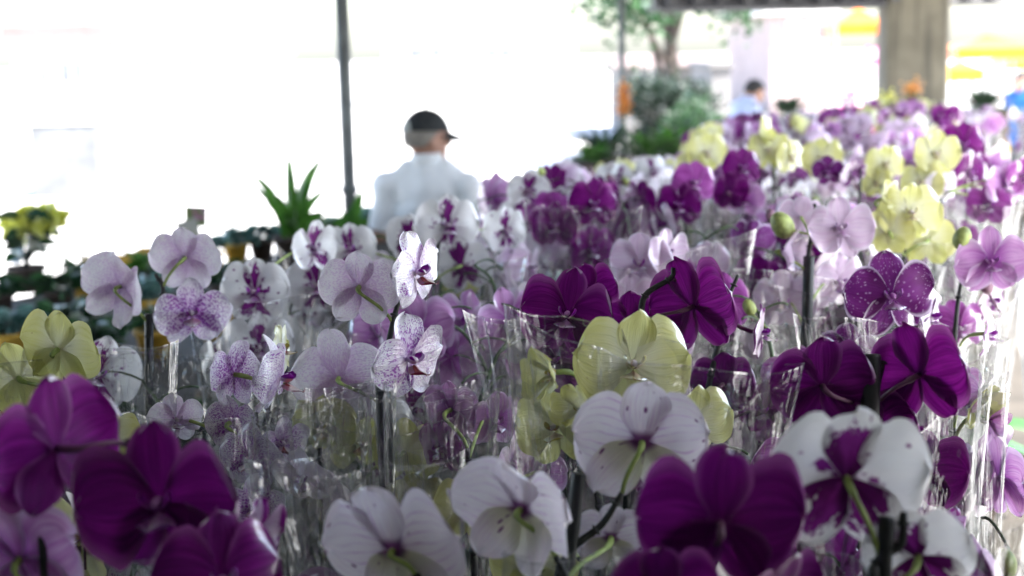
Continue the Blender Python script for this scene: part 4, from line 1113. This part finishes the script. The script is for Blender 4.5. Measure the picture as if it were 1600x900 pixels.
# ------------------------------------------------------------------ beyond the hall
def tree(px, d, h, cr, n, label, name='tree', crown_mat=None, seed=1, trunk=.16, clump=12, low=.45, leaf=.16):
    rg = random.Random(seed); c_ = at(px, 100, d); P = Vector((c_.x, c_.y, 0)); root = thing(name, label, 'tree' if name == 'tree' else 'shrub', P, 'trees beyond the hall' if name == 'tree' else 'shrubs beyond the hall')
    mb = MB(); tips = []
    top = Vector((rg.uniform(-.3, .3), rg.uniform(-.3, .3), h * .7))
    mb.tube(catmull([(0, 0, 0), (top.x*.2 + .08, top.y*.3, h*.3), tuple(top)], 5), [lerp(trunk, trunk*.4, i/10) for i in range(11)], 10)
    for k in range(clump):
        a_ = rg.random()*6.28; e_ = rg.uniform(low, 1.0)
        t_ = Vector((math.cos(a_)*cr*rg.uniform(.4, 1), math.sin(a_)*cr*rg.uniform(.4, 1), h * e_)); s_ = Vector((top.x*.3, top.y*.3, h*rg.uniform(.2, .6)))
        mb.tube(catmull([s_, s_.lerp(t_, .5) + Vector((0, 0, .1*h*rg.random())), t_], 4), [lerp(trunk*.4, trunk*.06, i/8) for i in range(9)], 6); tips.append(t_)
    link('trunk', mb.mesh('trunk', M_bark2), root)
    mb = MB()
    for t_ in tips:
        rr = cr * rg.uniform(.25, .5)
        for q in range(n // clump):
            v = Vector((rg.gauss(0, .5), rg.gauss(0, .5), rg.gauss(0, .38))) * rr + t_
            dr = Vector((rg.gauss(0, 1), rg.gauss(0, 1), rg.gauss(0, .5))).normalized(); sd_ = dr.cross(Vector((rg.gauss(0, 1), rg.gauss(0, 1), rg.gauss(0, 1)))).normalized() * leaf * .35
            l_ = leaf * rg.uniform(.7, 1.3); mb.face([v, v + dr*l_*.5 + sd_, v + dr*l_, v + dr*l_*.5 - sd_])
    link('crown', mb.mesh('crown', crown_mat or M_ldark, False), root)
M_bark2 = simple('tree_bark', (.06, .048, .04), .9, .4, 8, .4)
tree(1046, 24, 5.2, 1.9, 4200, 'leafy tree between the thin pale post and the roof beam', seed=3, trunk=.17, low=.48, clump=16)
if 0: tree(8, 30, 6.5, 1.5, 2500, 'hazy tree at the top left corner', seed=8, trunk=.2, low=.3, clump=12, crown_mat=M_lblue)
if 0: tree(205, 42, 7.0, 3.0, 2500, 'washed out tree in front of the pale buildings', seed=9, trunk=.2, low=.5, clump=14, crown_mat=M_lblue)
M_bush = leafmat('bush_leaf', (.010, .020, .014), (.022, .042, .024), .1)
tree(1035, 19, 1.45, .55, 7000, 'dark grey green bush beside the orange blooms', 'bush', M_bush, seed=5, trunk=.05, low=.15, clump=26, leaf=.06)
tree(1062, 18.5, 1.35, .45, 5000, 'dark bush right of the grey green one', 'bush', M_bush, seed=15, trunk=.05, low=.12, clump=26, leaf=.06)
tree(1100, 18, 1.3, .5, 5000, 'light green shrub left of the stooping person', 'shrub', M_ldark, seed=6, trunk=.04, low=.15, clump=20, leaf=.055)

M_pale = simple('wall_pale', (.60, .58, .56), .8, .08, 1)
M_pink = simple('wall_pinkish', (.30, .24, .235), .8, .1, 1)
M_redroof = simple('roof_reddish', (.20, .115, .11), .8, .2, 1)
M_win = simple('window_dark', (.20, .21, .22), .4, .3, 3)
M_kiosk = simple('shutter_grey', (.125, .13, .135), .7, .3, 1.5)
M_grey = simple('wall_grey', (.16, .155, .155), .8, .15, 1)
def building(px0, px1, pyt, d, depth, label, wall, roofm, wins, name='building', roof_h=.35, over=.3):
    a, b = at(px0, 100, d), at(px1, 100, d); top = at((px0+px1)/2, pyt, d).z
    x = Vector((b.x - a.x, b.y - a.y, 0)); L = x.length; x.normalize(); y = Vector((-x.y, x.x, 0)); y = y if y.y > 0 else -y
    P = Vector((a.x, a.y, 0)); root = thing(name, label, 'building', P, 'buildings beyond the market'); m_ = frame(Vector((0, 0, 0)), x, y, up)
    mb = MB(); mb.box(0, 0, 0, L, depth, top, m_); link('wall', mb.mesh('wall', wall, False), root)
    mb = MB(); mb.box(-over, -over, top + .003, L + over, depth + over, top + roof_h, m_)
    mb.box(-over*.6, -over*.6, top + roof_h + .002, L + over*.6, depth, top + roof_h*1.6, m_); link('roof', mb.mesh('roof', roofm, False), root)
    for (x0, y0, x1, y1) in wins:      # pixels of the photograph
        u0, u1 = (x0 - px0) / (px1 - px0) * L, (x1 - px0) / (px1 - px0) * L; z1, z0 = at((x0+x1)/2, y0, d).z, at((x0+x1)/2, y1, d).z
        z0 = max(z0, .05)
        mb = MB(); mb.box(u0, -.03, z0, u1, -.003, z1, m_); w = link('window', mb.mesh('window', M_win, False), root)
        mb = MB(); t_ = .06
        mb.box(u0 - t_, -.06, z0 - t_, u0, -.002, z1 + t_, m_); mb.box(u1, -.06, z0 - t_, u1 + t_, -.002, z1 + t_, m_); mb.box(u0, -.06, z1, u1, -.002, z1 + t_, m_); mb.box(u0, -.06, z0 - t_, u1, -.002, z0, m_); mb.box((u0+u1)/2 - .03, -.055, z0, (u0+u1)/2 + .03, -.031, z1, m_)
        link('frame', mb.mesh('frame', M_pale, False), w)
building(20, 168, 76, 34, 2, 'pale house with a faded reddish roof band at the far left', M_pale, M_redroof, [(40, 98, 75, 130), (95, 98, 130, 130)])
building(175, 430, 88, 46, 2, 'long pale building right of the reddish roofed one', M_pale, M_pale, [(290, 92, 350, 104), (200, 95, 240, 106), (380, 95, 410, 104)])
building(600, 900, 60, 55, 2, 'washed out white building behind the man', M_pale, M_pale, [(640, 75, 690, 92), (760, 75, 800, 92)])
building(1205, 1292, 22, 40, 8, 'pale pinkish building between the beam and the rows', M_pink, M_pale, [(1232, 36, 1248, 60), (1262, 36, 1284, 60)])
building(978, 1092, 104, 30, 5, 'low grey building behind the tree', M_grey, M_pink, [(1000, 108, 1030, 120)], roof_h=.15)
building(38, 142, 196, 20, 1.5, 'pale grey shuttered kiosk in the glare at the far left', M_kiosk, M_pale, [], 'kiosk', roof_h=.05, over=.02)
building(1112, 1142, 106, 26, 3, 'small grey kiosk right of the light green shrub', M_grey, M_grey, [], 'kiosk', roof_h=.06, over=.06)

def fabric(name, col):
    g = G(name); return g.done(thin_sheet(g, g.mix(g.ramp(g.noise(g.obj(), 3.0), .4, .6), col, tuple(x*.85 for x in col)), .4, .6, .02))
M_or, M_ye, M_mg, M_bl = fabric('canvas_orange', (.80, .22, .03)), fabric('canvas_yellow', (.80, .55, .04)), fabric('canvas_magenta', (.75, .03, .40)), fabric('canvas_blue', (.02, .12, .55))
def stall(px, py, d, wpx, hpx, mt, label, box=None):
    c_ = at(px, py, d); P = Vector((c_.x, c_.y, 0)); w_ = wpx*d/F/2; h_ = hpx*d/F; z_ = c_.z
    root = thing('market_stall', label, 'stall', P, 'stalls in the sun right of the hall')
    mb = MB()
    A = [Vector((-w_, -w_, z_)), Vector((w_, -w_, z_)), Vector((w_, w_, z_)), Vector((-w_, w_, z_))]; ap = Vector((0, 0, z_ + h_))
    for i in range(4):
        p, q = A[i], A[(i+1) % 4]
        def fn(u, v, p=p, q=q): e = p.lerp(q, u); r = e.lerp(ap, v); r.z -= .12 * h_ * math.sin(math.pi * v); return r
        mb.grid(fn, 6, 6); mb.face([p, q, q - Vector((0, 0, .18)), p - Vector((0, 0, .18))])
    link('canopy', mb.mesh('canopy', mt), root)
    for p in A: mb = MB(); mb.tube([(p.x*.97, p.y*.97, 0), (p.x*.97, p.y*.97, z_)], .025, 8); link('pole', mb.mesh('pole', M_pole), root)
    mb = MB(); mb.box(-w_*.9, -w_*.8, .75, w_*.9, -w_*.2, .8); mb.box(-w_*.88, -w_*.78, .1, w_*.88, -w_*.76, .748); link('counter', mb.mesh('counter', box or mt, False), root)
stall(1540, 75, 24, 140, 22, M_or, 'orange canopied stall right of the pillar', M_ye)
stall(1500, 108, 21, 60, 14, M_ye, 'small yellow and orange stall just right of the pillar', M_or)
stall(1340, 38, 26, 90, 26, M_or, 'orange canopied stall seen just left of the pillar top', M_mg)
stall(1600, 95, 30, 90, 20, M_ye, 'yellow canopied stall at the right edge', M_or)

# ------------------------------------------------------------------ people
M_skin = simple('skin', (.36, .19, .13), .55, .12, 6)
M_hairg = simple('hair_grey', (.20, .18, .155), .8, .25, 60, .4)
M_hairb = simple('hair_black', (.012, .010, .009), .6, .3, 60, .4)
M_cap = simple('cap_black', (.010, .012, .013), .8, .3, 20)
M_mesh = simple('cap_rear_panel', (.28, .30, .28), .8, .2, 60, .3)
M_shirtw = simple('shirt_white', (.74, .75, .75), .85, .05, 5)
M_shirtb = simple('shirt_pale_blue', (.50, .56, .78), .85, .05, 5)
M_shirtd = simple('shirt_blue', (.02, .14, .50), .85, .1, 5)
M_trou = simple('trousers_dark', (.04, .045, .06), .85, .2, 6)
M_shoe = simple('shoes', (.03, .025, .02), .5, .2, 6)
def remesh(mb, name, mat, vox, smooth=6):
    me = mb.mesh(name, mat); o = bpy.data.objects.new('t', me); COL.objects.link(o)
    m1 = o.modifiers.new('r', 'REMESH'); m1.mode = 'VOXEL'; m1.voxel_size = vox; m1.use_smooth_shade = True
    m2 = o.modifiers.new('s', 'SMOOTH'); m2.iterations = smooth; m2.factor = .5
    dg = bpy.context.evaluated_depsgraph_get(); out = bpy.data.meshes.new_from_object(o.evaluated_get(dg)); out.name = name
    bpy.data.objects.remove(o); out.materials.clear(); out.materials.append(mat)
    return out
def person(loc, yaw, label, H, shirtm, lean=0.0, cap=False, grey=False, headturn=0.0, arms='down', belly=0.0, hs=1.0, slope=0.0):
    k = H / 1.75; root = thing('person', label, 'person', loc, None, R(yaw)); root.scale = (k, k, k)
    LM_ = Matrix.Translation((0, 0, .95)) @ Matrix.Rotation(R(lean), 4, 'X') @ Matrix.Translation((0, 0, -.95))
    def Lp(x, y, z): return LM_ @ Vector((x, y, z))
    hm = LM_ @ Matrix.Translation((0, -.02, 1.475)) @ Matrix.Rotation(R(headturn), 4, 'Z') @ Matrix.Scale(hs, 4) @ Matrix.Translation((0, 0, -1.50))
    sh = [Lp(s*(.185 + slope*.6), .01, 1.415 - slope) for s in (-1, 1)]
    if arms == 'down': el = [Lp(s*.245, .03, 1.13) for s in (-1, 1)]; wr = [Lp(s*.25, -.06, .90) for s in (-1, 1)]
    else: el = [Lp(s*.24, -.08, 1.15) for s in (-1, 1)]; wr = [Lp(s*.17, -.30, 1.08) for s in (-1, 1)]
    def torso(mb, e):
        for z, rx, ry, y in ((1.36, .17, .105, .0), (1.25, .17, .12, -.005), (1.12, .155, .115 + belly*.5, -.01), (1.0, .165, .12 + belly*.4, 0)):
            m_ = LM_.to_3x3(); mb.ball(Lp(0, y, z), (rx + e, ry + e, .13 + e), 20, 12, m_)
        mb.tube([sh[0] + Vector((.05, 0, 0)), Lp(-.1, .0, 1.445), Lp(.1, 0, 1.445), sh[1] - Vector((.05, 0, 0))], [.055+e, .062+e, .062+e, .055+e], 14)
        for s in sh: mb.ball(s, .066 + e, 14, 8)
    def head(mb):
        m3 = hm.to_3x3()
        mb.ball(hm @ Vector((0, .012, 1.645)), (.077, .097, .095), 22, 14, m3)
        mb.ball(hm @ Vector((0, -.028, 1.585)), (.058, .066, .072), 18, 12, m3)      # jaw
        mb.ball(hm @ Vector((0, -.075, 1.545)), (.022, .02, .02), 10, 6, m3)         # chin
        mb.tube([hm @ Vector((0, -.088, 1.645)), hm @ Vector((0, -.112, 1.607)), hm @ Vector((0, -.09, 1.598))], [.010, .016, .012], 8)
        mb.ball(hm @ Vector((0, -.088, 1.572)), (.024, .010, .007), 10, 6, m3)       # lips
        for s in (-1, 1):
            mb.ball(hm @ Vector((s*.078, .012, 1.615)), (.008, .020, .032), 10, 8, m3)
            mb.ball(hm @ Vector((s*.033, -.078, 1.655)), (.022, .012, .008), 8, 6, m3)   # brow
        mb.tube([Lp(0, .005, 1.40), hm @ Vector((0, .0, 1.58))], [.066, .060], 16)
    mb = MB(); torso(mb, 0); head(mb)
    for i, s in enumerate((-1, 1)):
        mb.tube([sh[i], sh[i].lerp(el[i], .5), el[i], el[i].lerp(wr[i], .35), wr[i]], [.052, .046, .038, .040, .026], 12)
        dirv = (wr[i] - el[i]).normalized(); pa = wr[i] + dirv * .045; side = dirv.cross(Vector((s, 0, 0))).normalized()
        mb.tube([wr[i], pa, wr[i] + dirv*.09], [.024, .036, .034], 10)
        for q in range(4):
            b0 = wr[i] + dirv*.085 + side*(q - 1.5)*.021; ln = (.062, .074, .080, .068)[q]
            cu = Vector((-s*.012, 0, 0)); mb.tube([b0, b0 + dirv*ln*.5 + cu*.4, b0 + dirv*ln + cu*1.6], [.0100, .0092, .0080], 8)
        th = wr[i] + dirv*.03 + side*-.03; mb.tube([th, th + dirv*.03 - side*.025, th + dirv*.062 - side*.028], [.012, .011, .009], 8)
        hip, kn, an = Vector((s*.095, 0, .93)), Vector((s*.105, -.015, .50)), Vector((s*.11, .02, .09))
        mb.tube([hip, hip.lerp(kn, .5), kn, kn.lerp(an, .3), an], [.088, .078, .056, .056, .036], 14)
        mb.tube([an, an + Vector((0, -.06, -.045)), an + Vector((s*.01, -.17, -.065))], [.038, .036, .024], 10)
    mb.ball((0, 0, .93), (.155, .11, .11), 16, 10)
    body = link('body', remesh(mb, 'body', M_skin, .0085, 3), root)
    mb = MB(); torso(mb, .014)
    mb.tube([Lp(0, .0, 1.02), Lp(0, 0, .88)], [.185, .175], 20); mb.tube([Lp(0, .010, 1.40), Lp(0, .008, 1.525)], [.105, .070], 16)
    for s in (-1, 1): mb.tube([Lp(s*.03, .01, 1.495), Lp(s*.10, .01, 1.448 - slope*.3), sh[0 if s < 0 else 1]], [.052, .060, .066], 14)
    for i in range(2): mb.tube([sh[i], sh[i].lerp(el[i], .55), sh[i].lerp(el[i], .9)], [.066, .066, .066], 12)
    sme = remesh(mb, 'shirt', shirtm, .012, 8)
    for v in sme.vertices:
        p = v.co; w_ = noise.noise(Vector((p.x * 5, p.y * 9, p.z * 4 + p.x * 6))) * .022 + noise.noise(Vector((p.x * 14 + 3, p.y * 14, p.z * 8))) * .007
        v.co = p + v.normal * w_ * min(1, max(0, (1.50 - p.z) * 9))
    link('shirt', sme, root)
    mb = MB(); mb.lathe([(.072, 1.485), (.080, 1.49), (.076, 1.535), (.070, 1.548), (.067, 1.535)], 28, Lp(0, .008, 0) if not lean else Lp(0, .008, 1.5) - Vector((0, 0, 1.5)))
    link('collar', mb.mesh('collar', shirtm), root)
    mb = MB(); mb.ball((0, 0, .94), (.168, .125, .12), 16, 10)
    for s in (-1, 1): mb.tube([(s*.09, 0, .95), (s*.10, 0, .7), (s*.105, -.012, .48), (s*.11, .02, .06)], [.100, .092, .074, .060], 14)
    link('trousers', remesh(mb, 'trousers', M_trou, .014, 4), root)
    for s in (-1, 1):
        mb = MB(); mb.ball((s*.115, -.055, .045), (.052, .135, .043), 14, 8); link('shoe', mb.mesh('shoe', M_shoe), root)
        e_ = MB(); e_.ball(hm @ Vector((s*.031, -.079, 1.638)), .0125, 10, 8); link('eye', e_.mesh('eye', M_shirtw), root)
    hmat = M_hairg if grey else M_hairb; m3 = hm.to_3x3()
    mb = MB(); top_ = .0 if cap else 1
    def hair(i, j):
        a = 2*math.pi*i; face = max(0, -math.sin(a)); lo = lerp(-.50, .34, min(1, max(0, (-math.sin(a) + .35) * 1.3))); t = lerp(lo, 1.55, j)
        r_ = 1.07; p = Vector((.080*r_*math.cos(t)*math.cos(a), .101*r_*math.cos(t)*math.sin(a) + .014, .100*r_*math.sin(t)))
        n_ = noise.noise(p * 45) * .004
        return hm @ (p * (1 + n_ * 8) + Vector((0, 0, 1.645)))
    mb.grid(hair, 32, 14, wrap=True); link('hair', mb.mesh('hair', hmat), root)
    if cap:
        mb = MB()
        def crown(i, j):
            a = 2*math.pi*i; t = lerp(.10, 1.56, j); p = Vector((.093*math.cos(t)*math.cos(a), .116*math.cos(t)*math.sin(a) + .010, .006 + .118*math.sin(t)))
            mb_ = p; return hm @ (mb_ + Vector((0, 0, 1.648)))
        mb.grid(crown, 32, 12, wrap=True)
        # brim with thickness
        for dz in (0, -.006):
            def brim(i, j, dz=dz):
                a = lerp(-math.pi*.88, -math.pi*.12, i); r0 = 1.0; ext = .095 * math.sin(math.pi*i) ** .6 * j
                return hm @ Vector((.091*math.cos(a), .114*math.sin(a) + .010 - ext, 1.668 + dz - .42*ext - .03 * math.cos(a)**2))
            mb.grid(brim, 16, 5)
        mb.ball(hm @ Vector((0, .010, 1.772)), .007, 8, 5)
        cp = link('cap', mb.mesh('cap', M_cap), root)
        mb = MB()
        def rear(i, j):
            a = lerp(1.0, 2.14, i) ; t = lerp(.10, .10 + .55*math.sin(math.pi*i)**.5, j); p = Vector((.0945*math.cos(t)*math.cos(a), .1175*math.cos(t)*math.sin(a) + .0105, .006 + .1195*math.sin(t)))
            return hm @ (p + Vector((0, 0, 1.648)))
        mb.grid(rear, 16, 8); link('rear_panel', mb.mesh('rear_panel', M_mesh), cp)
    return root
c_ = at(664, 250, 6.5); top = at(670, 168, 6.5).z
person((c_.x, c_.y, 0), 168, 'man in a white shirt and black cap seen from behind left of the flower rows', top * 1.75 / 1.765, M_shirtw, 4, True, True, -50, belly=.05, hs=1.06, slope=.035)
c_ = at(1138, 180, 13.5); person((c_.x, c_.y, 0), 105, 'stooping person with short black hair and pale blue shirt beyond the magenta rows', 1.68, M_shirtb, 24, False, False, 0, 'fwd')
c_ = at(1604, 140, 15.0); person((c_.x, c_.y, 0), -60, 'person in a blue shirt cut by the right edge beside the stalls', 1.62, M_shirtd, 6, False, False, 0)
